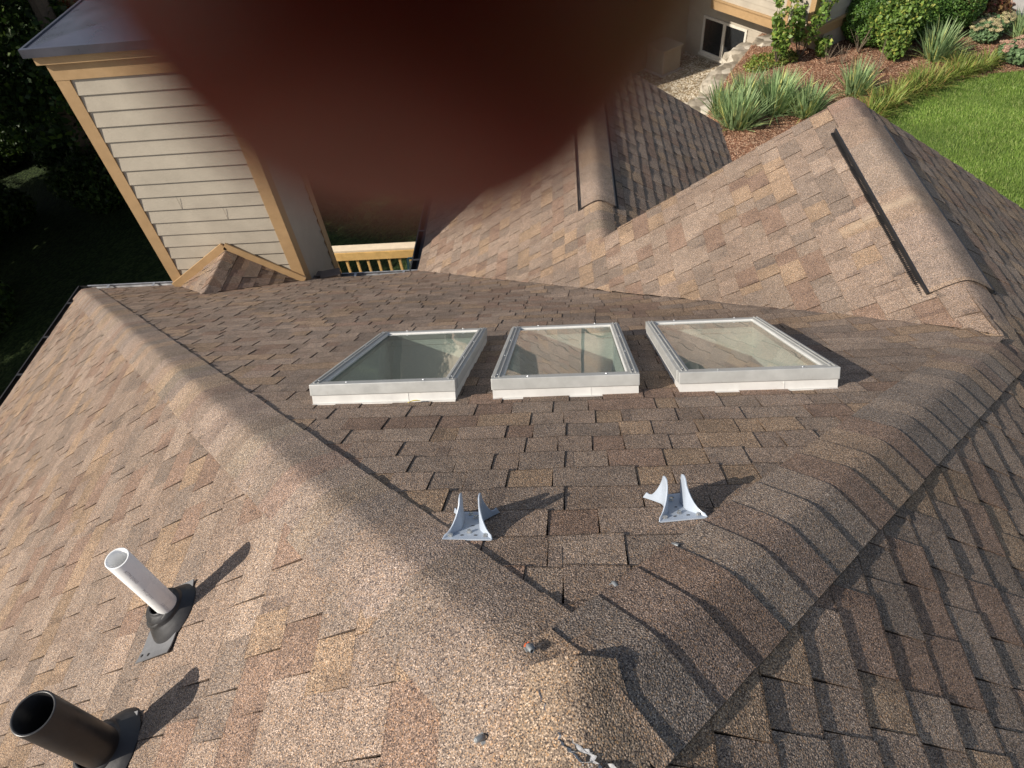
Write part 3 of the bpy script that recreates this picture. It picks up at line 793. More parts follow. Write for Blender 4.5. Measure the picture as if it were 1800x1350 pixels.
# cricket: little gable between chimney and slope
def cricket():
    px, pz = -3.905, -3.36; yA = CH[2] - tb - .002
    ml = (pz - (-m * yA)) / (px - (-4.70)); mr = (pz - (-m * yA)) / (-3.17 - px)
    yr = -pz / m
    zl = lambda x, y: pz + ml * (x - px); zr = lambda x, y: pz - mr * (x - px)
    bm = bmesh.new(); cl = bm.faces.layers.float_color.new('tint'); random.seed(5)
    def halfs(sgn, sl, xe):
        dv = EXPO / math.sqrt(1 + sl * sl); k = 0; x = px + sgn * .03
        xs_ = px
        while abs(xs_ - px) < abs(xe - px):
            xa = xs_; xb = xs_ + sgn * dv
            if abs(xb - px) > abs(xe - px): xb = xe
            za, zb_ = pz - sl * abs(xa - px), pz - sl * abs(xb - px)
            fr = lambda z: -z / m            # y where the cricket meets the main slope
            ya, yb_ = fr(za), fr(zb_)
            nseg = 5
            c = None
            for j in range(nseg):
                if c is None or random.random() < .7: c = tabcol(.9)
                h = random.choice((.010, .016)); f0, f1 = j / nseg, (j + 1) / nseg
                A1 = (xa, ya + (yA - ya) * f0, za + h - .006); A2 = (xa, ya + (yA - ya) * f1, za + h - .006)
                B1 = (xb, yb_ + (yA - yb_) * f0, zb_ + h); B2 = (xb, yb_ + (yA - yb_) * f1, zb_ + h)
                v = [bm.verts.new(p) for p in (A1, A2, B2, B1)]; f_ = bm.faces.new(v); f_[cl] = c
                v = [bm.verts.new(p) for p in (B1, B2, (B2[0], B2[1], zb_ - .004), (B1[0], B1[1], zb_ - .004))]; f_ = bm.faces.new(v); f_[cl] = (c[0] * .5, c[1] * .5, c[2] * .5, 1)
            xs_ = xb
    halfs(-1, ml, -4.70); halfs(1, mr, -3.17)
    o = obj('cricket_roof', bm, SH); o.parent = ch
    HK[0] = HK[1] = .85
    c = caps('cricket_cap', (px, yr + .02, pz), (px, yA, pz), zr if False else zl, zr, seed=77, hw=.12); c.parent = ch
    # travel (0,1): left normal (-1,0) -> left side
    bm = bmesh.new()
    A_ = Vector((px, yA - .012, pz + .06)); 
    for xe, sl in ((-4.75, ml), (-3.12, mr)):
        B_ = Vector((xe, yA - .012, pz + .06 - sl * abs(xe - px))); beam(bm, A_, B_, .022, .095, (0, 0, 1), bev=.002)
    o = obj('cricket_trim', bm, M_trim); o.parent = ch
cricket()

# ------------------------------------------------------------------ lumber scraps at the foot of the chimney
lum = empty('board_scraps', (-2.95, 6.34, -4.0)); tag(lum, 'short old boards stacked in shade beside the chimney base', 'boards')
for i, (dx, dy, dz, L, w, t, a) in enumerate(((0, 0, .0, .34, .12, .035, 8), (.02, .02, .037, .30, .10, .03, -6), (.06, -.01, .069, .24, .14, .03, 14))):
    bm = bmesh.new(); box(bm, -L / 2, L / 2, -w / 2, w / 2, 0, t, Matrix.Translation((dx, dy - .16, dz - .035)) @ Matrix.Rotation(R(a), 4, 'Z'), bev=.002); obj('board', bm, M_oldw, lum)

# ------------------------------------------------------------------ wooden deck with rail behind the eave
dk = empty('wooden_deck', (-2.6, 7.2, -9.4)); tag(dk, 'golden wooden deck railing just beyond the roof edge', 'deck')
def dpart(name, bm, mat): 
    o = obj(name, bm, mat); attach(o, dk); return o
YD = 8.35; ZD = -5.17
bm = bmesh.new(); box(bm, -5.0, -1.0, YD - .075, YD + .075, ZD - .038, ZD, bev=.004); dpart('handrail', bm, M_cedtop)
bm = bmesh.new(); box(bm, -5.0, -1.0, YD - .085, YD - .047, ZD - .185, ZD - .042, bev=.003); dpart('rail_board', bm, M_cedar)
for k in range(22):
    bm = bmesh.new(); xx = -4.9 + k * .172; box(bm, xx, xx + .036, YD - .046, YD - .012, ZD - 1.02, ZD - .04, bev=.002); dpart('baluster', bm, M_cedar)
bm = bmesh.new()
for k in range(15): box(bm, -5.0, -1.0, 6.35 + k * .14, 6.35 + k * .14 + .134, ZD - 1.06, ZD - 1.03)
dpart('floor', bm, M_oldw)
for xx in (-4.55, -1.1):
    bm = bmesh.new(); box(bm, xx, xx + .1, YD - .2, YD - .1, -9.6, ZD - 1.07); dpart('post', bm, M_cedar)
dc = empty('deck_chair', (-2.22, 7.95, ZD - 1.03)); tag(dc, 'teal framed folding chair with patterned cushion on the deck', 'chair')
bm = bmesh.new()
def dcp(name, bm, mat): o = obj(name, bm, mat, dc); return o
for sx in (-.22, .22):
    beam(bm, (sx, -.28, .42), (sx, .12, .98), .035, .022, (0, -1, 1)); beam(bm, (sx, .2, 0), (sx, -.28, .44), .03, .02, (1, 0, 0)); beam(bm, (sx, -.3, 0), (sx, .16, .42), .03, .02, (1, 0, 0))
beam(bm, (-.22, .12, .98), (.22, .12, .98), .03, .022); dcp('frame', bm, M_teal)
M_cush = ground_mat('floral_fabric', (.06, .12, .10), (.55, .50, .20), (.70, .70, .62), 22, 3, .001)
bm = bmesh.new(); beam(bm, (0, -.24, .5), (0, .10, .95), .38, .03, (0, -1, 1), bev=.01); dcp('backrest', bm, M_cush)
bm = bmesh.new(); box(bm, -.2, .2, -.28, .12, .40, .44, bev=.01); dcp('seat', bm, M_cush)

# ------------------------------------------------------------------ roof brackets
def bracket(x, y, rz, label):
    root = empty('roof_bracket', (x, y, -m * y + .0)); tag(root, label, 'bracket', 'metal brackets screwed to the slope')
    root.rotation_euler = (Matrix.Rotation(-al, 3, 'X') @ Matrix.Rotation(rz, 3, 'Z')).to_euler()
    z0 = .0125; L = .150
    # plan outline of one side: hourglass
    side = []
    n = 18
    for i in range(n + 1):
        t = i / n; yy = L * t
        # half width and height of the turned-up side sheet
        q = abs(t - .5) * 2
        hw = .0215 + .0385 * max(0, (q - .30) / .70) ** 1.15 * (1 if t < .5 else .95)
        if q < .26: hh = .078 + .009 * math.sqrt(max(0, 1 - (q / .26) ** 2))
        else: hh = .0065 + .0715 * (1 - (q - .26) / .74) ** 1.55 + (.012 * max(0, (q - .8) / .2) if t > .5 else 0)
        side.append((hw, yy, hh))
    bm = bmesh.new()
    # base plate
    g = [[bm.verts.new((sg * hw * f, yy, z0)) for f in (0, .5, 1)] for hw, yy, hh in side for sg in (1,)]
    g2 = [[bm.verts.new((-hw * f, yy, z0)) for f in (0, .5, 1)] for hw, yy, hh in side]
    for G_ in (g, g2):
        for a_, b_ in zip(G_, G_[1:]):
            for k in range(2): bm.faces.new((a_[k], a_[k + 1], b_[k + 1], b_[k]))
    bmesh.ops.remove_doubles(bm, verts=bm.verts[:], dist=.0003)
    bmesh.ops.recalc_face_normals(bm, faces=bm.faces[:])
    bp = obj('base_plate', bm, M_pow, root); md = bp.modifiers.new('s', 'SOLIDIFY'); md.thickness = .0035; md.offset = 0
    for sg in (-1, 1):
        bm = bmesh.new(); rows = []
        for hw, yy, hh in side:
            t = yy / L; row = []
            for k in range(8):
                f = k / 7; lean = .004 * f * f
                cor = .003 * math.sin(math.pi * min(1, f * 1.3)) 
                row.append(bm.verts.new((sg * (hw + .0022 - (hw - .0235) * .38 * f * (hh / .087) ** .5), L / 2 + (yy - L / 2) * (1 - .16 * f), z0 + hh * f)))
            rows.append(row)
        for a_, b_ in zip(rows, rows[1:]):
            for k in range(7): bm.faces.new((a_[k], a_[k + 1], b_[k + 1], b_[k]))
        bmesh.ops.recalc_face_normals(bm, faces=bm.faces[:])
        e_ = obj('side_plate', bm, M_pow, root, smooth=True); md = e_.modifiers.new('s', 'SOLIDIFY'); md.thickness = .0036; md.offset = 0
        md2 = e_.modifiers.new('b', 'BEVEL'); md2.width = .0008; md2.segments = 2
    for px, py in ((-.043, .016), (.043, .016), (0, .034), (.004, .112), (-.012, .132)):
        bm = bmesh.new()
        lathe(bm, [(.0068, .002), (.0068, .0035), (.0050, .0036), (.0050, .0085), (.0003, .0092)], Matrix.Translation((px, py, z0)), 6 if True else 12)
        obj('bolt', bm, M_zinc, root)
    for px, py, rx in ((-.016, .020, .005), (.018, .020, .005), (.003, .070, .0042), (.012, .128, .006)):
        bm = bmesh.new(); lathe(bm, [(rx, .0019), (rx * .9, .0024), (.0002, .0024)], Matrix.Translation((px, py, z0)) @ Matrix.Scale(.55, 4, (0, 1, 0)), 14); obj('hole', bm, M_tear, bp)
    return root
bracket(-.250, .462, R(-2), 'pale blue-grey metal roof bracket nearer the left hip')
bracket(.281, .536, R(10), 'pale blue-grey metal roof bracket nearer the right hip, ears turned left')

# small clips, leaf
def clip(x, y, zf, rz, label, extra=.010, orange=False):
    root = empty('roof_clip', (x, y, zf(x, y) + extra), rz); tag(root, label, 'clip', 'small grey clips on the shingles')
    bm = bmesh.new()
    M = Matrix.Rotation(R(62), 4, 'X')
    lathe(bm, [(.0030, -.004), (.0052, -.004), (.0056, .002), (.0050, .013), (.0036, .0145), (.0032, .010), (.0030, -.004)], Matrix.Translation((0, 0, .006)) @ M, 16)
    obj('sleeve', bm, M_clip, root, smooth=True)
    bm = bmesh.new(); box(bm, -.009, .009, -.0055, .0055, -.001, .0015, Matrix.Rotation(.2, 4, 'Y'), bev=.0006); obj('tab', bm, M_clip, root)
    if orange:
        bm = bmesh.new()
        for k in range(4):
            lathe(bm, [(.0003, .0035), (.002, .003), (.003, 0)], Matrix.Translation((-.005 + k * .0025, .006 + .002 * (k % 2), .001)), 7)
        obj('sealant', bm, M_orng, root)
    return root
clip(.089, .300, zP0, R(25), 'grey clip at the lower shingle corner below the right bracket')
clip(.237, .437, zP0, R(60), 'grey clip just below the right bracket by the hip cap')
clip(-.077, .119, lambda x, y: min(zP1(x, y), zP0(x, y)), R(30), 'grey clip with orange sealant at the top of the left hip', .022, True)
clip(-.157, -.024, zP1, R(-60), 'grey clip lowest in the picture on the worn ridge', .016)
bm = bmesh.new(); lf = []
for i in range(9):
    t = i / 8; w = .010 * math.sin(math.pi * t) ** .8; lf.append((-.026 + .052 * t, w, .003 + .005 * math.sin(3 * t)))
a_ = [bm.verts.new((x, w, z)) for x, w, z in lf]; b_ = [bm.verts.new((x, -w, z + .002)) for x, w, z in lf]; c_ = [bm.verts.new((x, 0, z - .002)) for x, w, z in lf]
for i in range(8): bm.faces.new((a_[i], c_[i], c_[i + 1], a_[i + 1])); bm.faces.new((c_[i], b_[i], b_[i + 1], c_[i + 1]))
o = obj('leaf', bm, M_leafy); o.location = (-.638, 1.470, -m * 1.478 + .020); o.rotation_euler = (-al, 0, R(8)); tag(o, 'yellow fallen leaf against the leftmost skylight', 'leaf')

# ------------------------------------------------------------------ terrain and garden
def sstep(a, b, x): 
    t = max(0., min(1., (x - a) / (b - a))); return t * t * (3 - 2 * t)
BL = [(3.5, 15.0), (3.7, 15.7), (3.95, 16.4), (4.6, 17.9), (5.1, 18.8), (5.6, 19.8), (6.2, 20.6)]   # upper edge of the retaining slope
def bx(y):
    if y <= BL[0][1]: return BL[0][0] - (BL[0][1] - y) * .15
    for (xa, ya), (xb, yb) in zip(BL, BL[1:]):
        if y <= yb: return xa + (xb - xa) * (y - ya) / (yb - ya)
    return BL[-1][0] + (y - BL[-1][1]) * .7
def zg(x, y):
    s_ = x - bx(y)
    z = -8.3 + 1.3 * sstep(-.8, .05, s_)
    z += -1.5 * sstep(-2, -9, x) - 1.2 * sstep(-9, -25, x)
    z += .05 * noise.noise(Vector((x * .4, y * .4, 0)))
    return z
def sheet(name, mat, x0, x1, y0, y1, step, mask, dz, kind='structure', label=None):
    nx = int((x1 - x0) / step); ny = int((y1 - y0) / step); V = []; idx = {}; F = []
    for i in range(nx):
        for j in range(ny):
            cx_, cy_ = x0 + (i + .5) * step, y0 + (j + .5) * step
            if not mask(cx_, cy_): continue
            q = []
            for a, b in ((i, j), (i + 1, j), (i + 1, j + 1), (i, j + 1)):
                if (a, b) not in idx:
                    X_, Y_ = x0 + a * step, y0 + b * step; idx[a, b] = len(V); V.append((X_, Y_, zg(X_, Y_) + dz))
                q.append(idx[a, b])
            F.append(q)
    o = npobj(name, V, F, mat, smooth=True); tag(o, kind=kind); return o
LB = [(-20, 3), (6.3, 13.0), (6.9, 14.2), (7.3, 14.85), (8.05, 15.4), (8.9, 16.0), (9.7, 16.3), (10.4, 16.45), (12, 16.55), (16, 16.9), (40, 20)]
def lawn_y(x):
    for (xa, ya), (xb, yb) in zip(LB, LB[1:]):
        if x <= xb: return ya + (yb - ya) * (x - xa) / (xb - xa)
    return 20
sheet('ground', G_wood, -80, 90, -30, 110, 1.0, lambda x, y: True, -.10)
is_lawn = lambda x, y: x > 6.2 and y < lawn_y(x)
sheet('lawn', G_lawn, 6.2, 30, -12, 22, .16, is_lawn, .0)
is_bed = lambda x, y: x > bx(y) - .25 and not is_lawn(x, y)
sheet('mulch_bed', G_mulch, 2.5, 18, 8, 26, .16, is_bed, .005)
is_grav = lambda x, y: -2 < x <= bx(y) - .22
sheet('gravel_bed', G_gravel, -2, 8, 9, 27, .16, is_grav, .01)
bm = bmesh.new()
pts = [(11.5, 22.5), (11.35, 20.9), (11.7, 19.9), (12.4, 19.35), (14.5, 18.6), (20, 17.8), (20, 20.2), (15, 21), (13.2, 22.5)]
a_ = [bm.verts.new((x, y, -6.93)) for x, y in pts]; b_ = [bm.verts.new((x, y, -7.1)) for x, y in pts]
bm.faces.new(a_)
for i in range(len(a_)): bm.faces.new((a_[i], b_[i], b_[(i + 1) % len(a_)], a_[(i + 1) % len(a_)]))
tag(obj('path', bm, M_conc), kind='structure')

# grass blades
n = 150000
gx = rng.uniform(6.2, 14.5, n); gy = rng.uniform(8.5, 17, n)
ok = np.array([is_lawn(a, b) for a, b in zip(gx, gy)]); gx, gy = gx[ok], gy[ok]; n = len(gx)
ht = rng.uniform(.035, .075, n); an = rng.uniform(0, 6.28, n); ln = rng.uniform(.2, .9, n); la = rng.normal(2.2, .9, n)
w = rng.uniform(.004, .008, n); bz = np.full(n, -7.0)
V = np.zeros((n, 3, 3)); ca, sa = np.cos(an), np.sin(an)
V[:, 0] = np.stack([gx - w * ca, gy - w * sa, bz], 1); V[:, 1] = np.stack([gx + w * ca, gy + w * sa, bz], 1)
V[:, 2] = np.stack([gx + ht * ln * np.cos(la), gy + ht * ln * np.sin(la), bz + ht], 1)
o = npobj('grass', V.reshape(-1, 3), np.arange(n * 3).reshape(-1, 3), L_grass); tag(o, 'short green lawn grass beyond the right roof slope', 'grass', kind='stuff')
# mulch chips
def chips(name, n, x0, x1, y0, y1, mask, size, mat, label, cat, dz):
    X = rng.uniform(x0, x1, n); Y = rng.uniform(y0, y1, n); ok = np.array([mask(a, b) for a, b in zip(X, Y)]); X, Y = X[ok], Y[ok]; n = len(X)
    Z = np.array([zg(a, b) for a, b in zip(X, Y)]) + dz
    A = rng.normal(size=(n, 3)); A[:, 2] *= .4; A /= np.linalg.norm(A, axis=1)[:, None]
    B = rng.normal(size=(n, 3)); B[:, 2] *= .6; B -= A * (A * B).sum(1)[:, None]; B /= np.linalg.norm(B, axis=1)[:, None]
    sa_ = rng.uniform(.5, 1.5, n)[:, None] * size; sb = rng.uniform(.3, .8, n)[:, None] * size * .6; C = np.stack([X, Y, Z], 1)
    V = np.stack([C - A * sa_, C - B * sb, C + A * sa_, C + B * sb], 1)
    o = npobj(name, V.reshape(-1, 3), np.arange(n * 4).reshape(-1, 4), mat); tag(o, label, cat, kind='stuff'); return o
L_chip = leaf_mat('bark_chips', (.12, .055, .032), (.29, .145, .082), (.56, .40, .27), trans=0)
L_peb = leaf_mat('pebbles', (.30, .22, .13), (.50, .42, .30), (.70, .66, .58), trans=0)
chips('bark_mulch', 26000, 3.4, 12.5, 13, 20.5, is_bed, .022, L_chip, 'reddish bark chips covering the garden bed', 'mulch', .02)
chips('gravel', 30000, 1.0, 6.5, 14, 22, is_grav, .022, L_peb, 'tan pebbles between the house wall and the bed', 'gravel', .015)

# boulders
def boulder(x, y, z, sx, sy, sz, rz, sd, label):
    bm = bmesh.new(); bmesh.ops.create_icosphere(bm, subdivisions=4, radius=1)
    for v in bm.verts:
        p = v.co.copy(); k = 1 + .22 * noise.noise(p * 1.3 + Vector((sd, 0, 0))) + .10 * noise.noise(p * 3.7 + Vector((0, sd, 0))) + .05 * noise.noise(p * 9 + Vector((0, sd, 3)))
        p = p * k
        for a_ in range(3): p[a_] = max(-.78, min(.78, p[a_]))
        v.co = Vector((p.x * sx, p.y * sy, p.z * sz))
    o = obj('boulder', bm, G_rock, smooth=False); o.location = (x, y, z); o.rotation_euler = (0, 0, rz)
    tag(o, label, 'boulder', 'pale boulders holding back the bed'); return o
boulder(4.5, 18.35, -7.75, .95, .62, .50, .9, 1, 'pale flat boulder in front of the basement window')
boulder(3.75, 16.9, -7.85, .85, .6, .5, .7, 2, 'rough boulder between the gravel and the iris clumps')
boulder(5.1, 19.35, -7.75, .6, .5, .72, .5, 3, 'upright boulder beside the window frame')
boulder(5.75, 19.2, -7.25, .65, .45, .42, .4, 4, 'light boulder under the wall overhang')
boulder(3.2, 15.7, -8.0, .6, .6, .38, .2, 5, 'low boulder at the gravel edge nearest the roof')

# plants ------------------------------------------------------------
def leafcloud(name, blobs, n, size, mat, parent, flat=.5, shell=.55, aspect=1.8):
    """blobs: (cx,cy,cz,rx,ry,rz); leaves mostly near blob surfaces, noise gaps"""
    wts = np.array([b[3] * b[4] for b in blobs]); wts = wts / wts.sum(); ids = rng.choice(len(blobs), n, p=wts); B_ = np.array(blobs)[ids]
    D = rng.normal(size=(n, 3)); D /= np.linalg.norm(D, axis=1)[:, None]
    rad = shell + (1.04 - shell) * rng.random(n) ** .6
    C = B_[:, :3] + D * B_[:, 3:] * rad[:, None]
    Nn = D + rng.normal(size=(n, 3)) * flat; Nn /= np.linalg.norm(Nn, axis=1)[:, None]
    A = np.cross(Nn, rng.normal(size=(n, 3))); A /= np.linalg.norm(A, axis=1)[:, None]; Bv = np.cross(Nn, A)
    s_ = size * rng.uniform(.6, 1.3, n)[:, None]
    V = np.stack([C - A * s_ * aspect / 2, C + Bv * s_ * .5, C + A * s_ * aspect / 2 - Nn * s_ * .25, C - Bv * s_ * .5], 1)
    return npobj(name, V.reshape(-1, 3), np.arange(n * 4).reshape(-1, 4), mat, parent)
def blades(name, n, r, h, w, mat, parent, droop=.6, spread=1.0, seg=4):
    V = []; F = []
    for i in range(n):
        a = random.uniform(0, 6.283); rr = r * .35 * math.sqrt(random.random()); L_ = h * random.uniform(.55, 1.1)
        px, py = rr * math.cos(a), rr * math.sin(a); a += random.uniform(-.5, .5)
        tilt = abs(random.gauss(.25, .35)) * spread; ww = w * random.uniform(.7, 1.2); s_ = Vector((-math.sin(a + random.uniform(-.6, .6)), math.cos(a), 0))
        p = Vector((px, py, 0)); base = len(V); dr = droop * random.uniform(.3, 1.3)
        for k in range(seg + 1):
            f = k / seg; wk = ww * (1 - f ** 2.2) * (.75 + .5 * f) + .0006
            V.append(tuple(p - s_ * wk)); V.append(tuple(p + s_ * wk))
            t = tilt + dr * f * f; st = L_ / seg
            p = p + Vector((math.cos(a) * math.sin(t), math.sin(a) * math.sin(t), math.cos(t))) * st
        for k in range(seg): b = base + 2 * k; F.append((b, b + 1, b + 3, b + 2))
    return npobj(name, V, F, mat, parent)
def plant(name, x, y, label, cat, group, z=None):
    o = empty(name, (x, y, zg(x, y) if z is None else z)); tag(o, label, cat, group); return o
random.seed(3)
for x, y, k, lb in ((4.0, 14.75, 1.25, 'bluish iris clump nearest the far roof corner'), (4.95, 15.35, 1.4, 'tallest iris clump, in the middle behind the gable rake'),
                    (4.35, 15.75, .95, 'smaller iris clump behind the two large ones'), (5.6, 15.05, 1.0, 'low iris clump half hidden by the gable rake'),
                    (6.95, 15.95, .95, 'iris clump just above the gable peak'), (9.35, 17.5, 1.15, 'large iris clump in front of the boxwood'), (11.7, 18.3, .8, 'iris clump by the path between the pink flowers'), (3.75, 15.35, .9, 'iris clump leaning over the gravel edge'), (5.25, 15.95, .8, 'iris clump at the back of the group by the mulch')):
    p = plant('iris_clump', x, y, lb, 'iris', 'iris clumps in the garden bed')
    blades('leaves', int(230 * k), .62 * k, .80 * k ** .5, .018, L_iris, p, .6, 1.35)
for i, (x, y, k) in enumerate(((6.95, 14.75, .9), (7.35, 15.1, 1), (7.75, 15.5, 1), (8.2, 15.75, 1.05), (8.65, 16.0, 1), (9.05, 16.3, 1), (9.5, 16.5, 1), (9.95, 16.65, 1), (10.3, 16.9, .9), (8.5, 16.35, .9), (9.7, 17.0, .8), (5.9, 14.0, .9), (6.5, 14.2, .9))):
    p = plant('daylily_clump', x, y, 'yellowing grassy daylily clump in the row along the lawn edge', 'daylily', 'daylily clumps edging the lawn')
    k *= random.uniform(.75, 1.25); blades('leaves', int(230 * k), .66 * k, .50 * k, .010, L_day, p, random.uniform(1.5, 2.4), random.uniform(1.3, 2.2))
# boxwood, leafy shrub, bronze shrub
p = plant('boxwood', 8.15, 18.75, 'dense rounded green boxwood against the house wall', 'shrub', None)
bl = [(0, 0, .62, .85, .85, .66), (.9, .1, .75, .95, .9, .75), (1.8, .25, .8, .85, .85, .78), (-.25, .5, .8, .7, .7, .7)]
leafcloud('foliage', bl, 60000, .032, L_box, p, .9, .80)
for q in (0, .8, 1.6): bm = bmesh.new(); tube(bm, [(q, 0, 0), (q + .1, 0, .7)], .03, 6); obj('stem', bm, M_bark, p)
p = plant('leafy_shrub', 8.35, 17.75, 'looser light green shrub in front of the boxwood', 'shrub', None)
leafcloud('foliage', [(0, 0, .55, .42, .4, .5), (.25, .35, .85, .5, .45, .5), (-.3, .3, .8, .35, .35, .4), (.6, .5, .9, .45, .4, .4), (0, -.2, .3, .25, .25, .3)], 5200, .06, L_shr, p, 1.0, .45, 1.5)
for q in (-.3, 0, .4): bm = bmesh.new(); tube(bm, [(0, 0, 0), (q, .2, .8)], [.02, .008], 6); obj('stem', bm, M_bark, p)
p = plant('bronze_shrub', 10.75, 19.3, 'reddish bronze shrub right of the boxwood', 'shrub', None)
leafcloud('foliage', [(0, 0, .5, .6, .55, .45), (.4, -.2, .4, .45, .4, .38), (-.4, .2, .55, .4, .4, .38)], 5200, .06, L_red, p, .9, .6)
bm = bmesh.new(); tube(bm, [(0, 0, 0), (.05, 0, .5)], .03, 6); obj('stem', bm, M_bark, p)
# sedums
def sedum(x, y, k, mat, lb):
    p = plant('sedum', x, y, lb, 'flowers', 'flowering sedums at the bed edge')
    leafcloud('leaves', [(0, 0, .22, .42 * k, .42 * k, .22)], 1100, .06, L_sed, p, .8, .5)
    bl = []
    for i in range(int(34 * k)):
        a = random.uniform(0, 6.28); r_ = .46 * k * math.sqrt(random.random()); bl.append((r_ * math.cos(a), r_ * math.sin(a), .44 - .35 * r_ * r_ / k + random.uniform(-.03, .03), .065, .065, .028))
    leafcloud('flower_heads', bl, 7000, .017, mat, p, .7, .6, 1.1)
sedum(11.15, 18.75, 1.1, L_fgr, 'cream flowered sedum beside the bronze shrub'); sedum(11.05, 17.0, 1.15, L_fpk, 'pink flowered sedum nearest the lawn'); sedum(11.75, 17.25, 1.0, L_fpk, 'pink flowered sedum at the right picture edge')
sedum(11.5, 19.4, .9, L_fpk, 'small pink sedum next to the path'); sedum(10.75, 18.2, .85, L_fgr, 'small cream sedum between the large iris and the bronze shrub'); sedum(12.2, 18.0, 1.1, L_fgr, 'cream sedum at the right picture edge above the pink one')
# saplings with leaves on thin stems
def sapling(x, y, hgt, k, lb):
    p = plant('young_shrub', x, y, lb, 'shrub', 'young leafy shrubs by the wall')
    bm = bmesh.new(); bl = []
    for i in range(int(7 * k)):
        a = random.uniform(0, 6.28); L_ = hgt * random.uniform(.55, 1.0); q = Vector((0, 0, 0)); pts_ = [q.copy()]; t = random.uniform(.1, .45)
        for s_ in range(4):
            q = q + Vector((math.cos(a) * math.sin(t), math.sin(a) * math.sin(t), math.cos(t))) * L_ / 4; t *= .8; pts_.append(q.copy()); 
            if s_ > 0: bl.append((q.x, q.y, q.z, .13, .13, .14))
        tube(bm, pts_, [.014, .011, .008, .006, .003], 5)
    obj('stem', bm, M_bark, p); leafcloud('leaves', bl, int(520 * k), .085, L_shr, p, 1.2, .1, 1.5)
sapling(5.52, 17.75, 1.55, 1.0, 'young leafy shrub left of its twin by the boulders'); sapling(6.15, 17.95, 1.7, 1.2, 'young leafy shrub under the wall corner')
sapling(6.65, 18.0, .6, .7, 'low green shrub under the wall corner trim')
# yellow-green ground cover
p = plant('ground_cover', 5.35, 17.9, 'yellow green creeping plant beside the flat boulder', 'plant', None)
leafcloud('leaves', [(0, 0, .06, .5, .4, .12), (-.35, -.3, .05, .35, .3, .1), (.45, .15, .08, .4, .35, .14)], 2600, .04, L_day, p, 1, .2)
def twigs(x, y, h, n, lb):
    p = plant('dry_stems', x, y, lb, 'plant', 'bare dry stem clusters in the mulch'); bm = bmesh.new()
    for i in range(n):
        a = random.uniform(0, 6.28); t = random.uniform(.1, .6); L_ = h * random.uniform(.6, 1.1)
        tube(bm, [(0, 0, 0), (math.cos(a) * math.sin(t) * L_ * .5, math.sin(a) * math.sin(t) * L_ * .5, math.cos(t) * L_ * .5), (math.cos(a) * math.sin(t * 1.15) * L_, math.sin(a) * math.sin(t * 1.15) * L_, math.cos(t) * L_)], [.006, .005, .003], 4)
    obj('stems', bm, M_stem, p)
twigs(7.65, 18.05, .8, 16, 'dry bare stems at the foot of the boxwood'); twigs(7.75, 16.9, .75, 16, 'dry bare stems between boxwood and daylilies'); twigs(6.75, 17.6, .6, 9, 'thin dry stems right of the young shrubs'); twigs(5.9, 16.2, .5, 9, 'dark dry stems behind the tall iris'); twigs(7.1, 17.5, .55, 8, 'short dry stems in the middle of the mulch')

# ------------------------------------------------------------------ wing building beyond the gravel
wing = empty('neighboring_wing', (5.0, 19.0, -8)); tag(wing, 'beige sided house wing with tan skirt trim and basement window at the top', 'house')
def wp(name, bm, mat, par=None):
    o = obj(name, bm, mat)
    if par: o.parent = par
    else: attach(o, wing)
    return o
u2 = Vector((.607, -.795, 0)).normalized(); n2 = Vector((-.795, -.607, 0))       # along the wall towards the viewer's right, and outward
O = Vector((6.27, 17.92, 0))                                                  # right corner, bottom of the skirt trim
pt = lambda s_, t, z: O + u2 * s_ + n2 * t + Vector((0, 0, z))
ZT = -6.52
def pbox(bm, s0, s1, t0, t1, z0, z1, bev=0):
    M = Matrix((u2, n2, Vector((0, 0, 1)))).transposed().to_4x4(); M.translation = O
    return box(bm, s0, s1, t0, t1, z0, z1, M, bev)
Lb = 3.26
bm = bmesh.new()
a2 = pt(-Lb, 0, 0); b2 = pt(0, 0, 0); c2_ = pt(0, -4, 0)
siding(bm, (a2.x, a2.y), (b2.x, b2.y), ZT + .28, lambda s: ZT + 4.2, expo=.163)
siding(bm, (b2.x, b2.y), (c2_.x, c2_.y), ZT + .28, lambda s: ZT + 4.2, expo=.163)
# recessed lower wall
a3 = pt(-8.5, -.62, 0); b3 = pt(.0, -.62, 0)
siding(bm, (a3.x, a3.y), (b3.x, b3.y), -8.5, lambda s: ZT + 4.2 if s < 8.5 - Lb else ZT, expo=.163)
d3 = pt(-Lb, -.62, 0)
siding(bm, (d3.x, d3.y), (a2.x, a2.y), ZT + .28, lambda s: ZT + 4.2)
wp('wall', bm, M_side)
bm = bmesh.new(); pbox(bm, -Lb + .01, -.01, -3.9, -.01, ZT - .0, ZT + 4.2); pbox(bm, -8.4, -.01, -3.9, -.64, -8.3, ZT - .01); pbox(bm, -8.4, -Lb, -3.9, -.64, ZT, ZT + 4.2); wp('core', bm, M_side)
bm = bmesh.new()
pbox(bm, -Lb - .03, .03, .0, .035, ZT, ZT + .22, .003); pbox(bm, -Lb - .05, .05, .0, .06, ZT + .222, ZT + .25, .004); pbox(bm, -Lb - .06, .06, .0, .085, ZT + .252, ZT + .285, .004)
pbox(bm, .0, .035, -4, -.0005, ZT, ZT + .22, .003); pbox(bm, .0, .085, -4, -.0005, ZT + .222, ZT + .285, .004)
pbox(bm, -.13, .02, .013, .034, ZT + .287, ZT + 4.2, .003); pbox(bm, .0, .021, -.13, .012, ZT + .287, ZT + 4.2, .003)
pbox(bm, -.82, -.70, .013, .034, ZT + .287, ZT + 4.2, .003)
wp('trim', bm, M_trim)
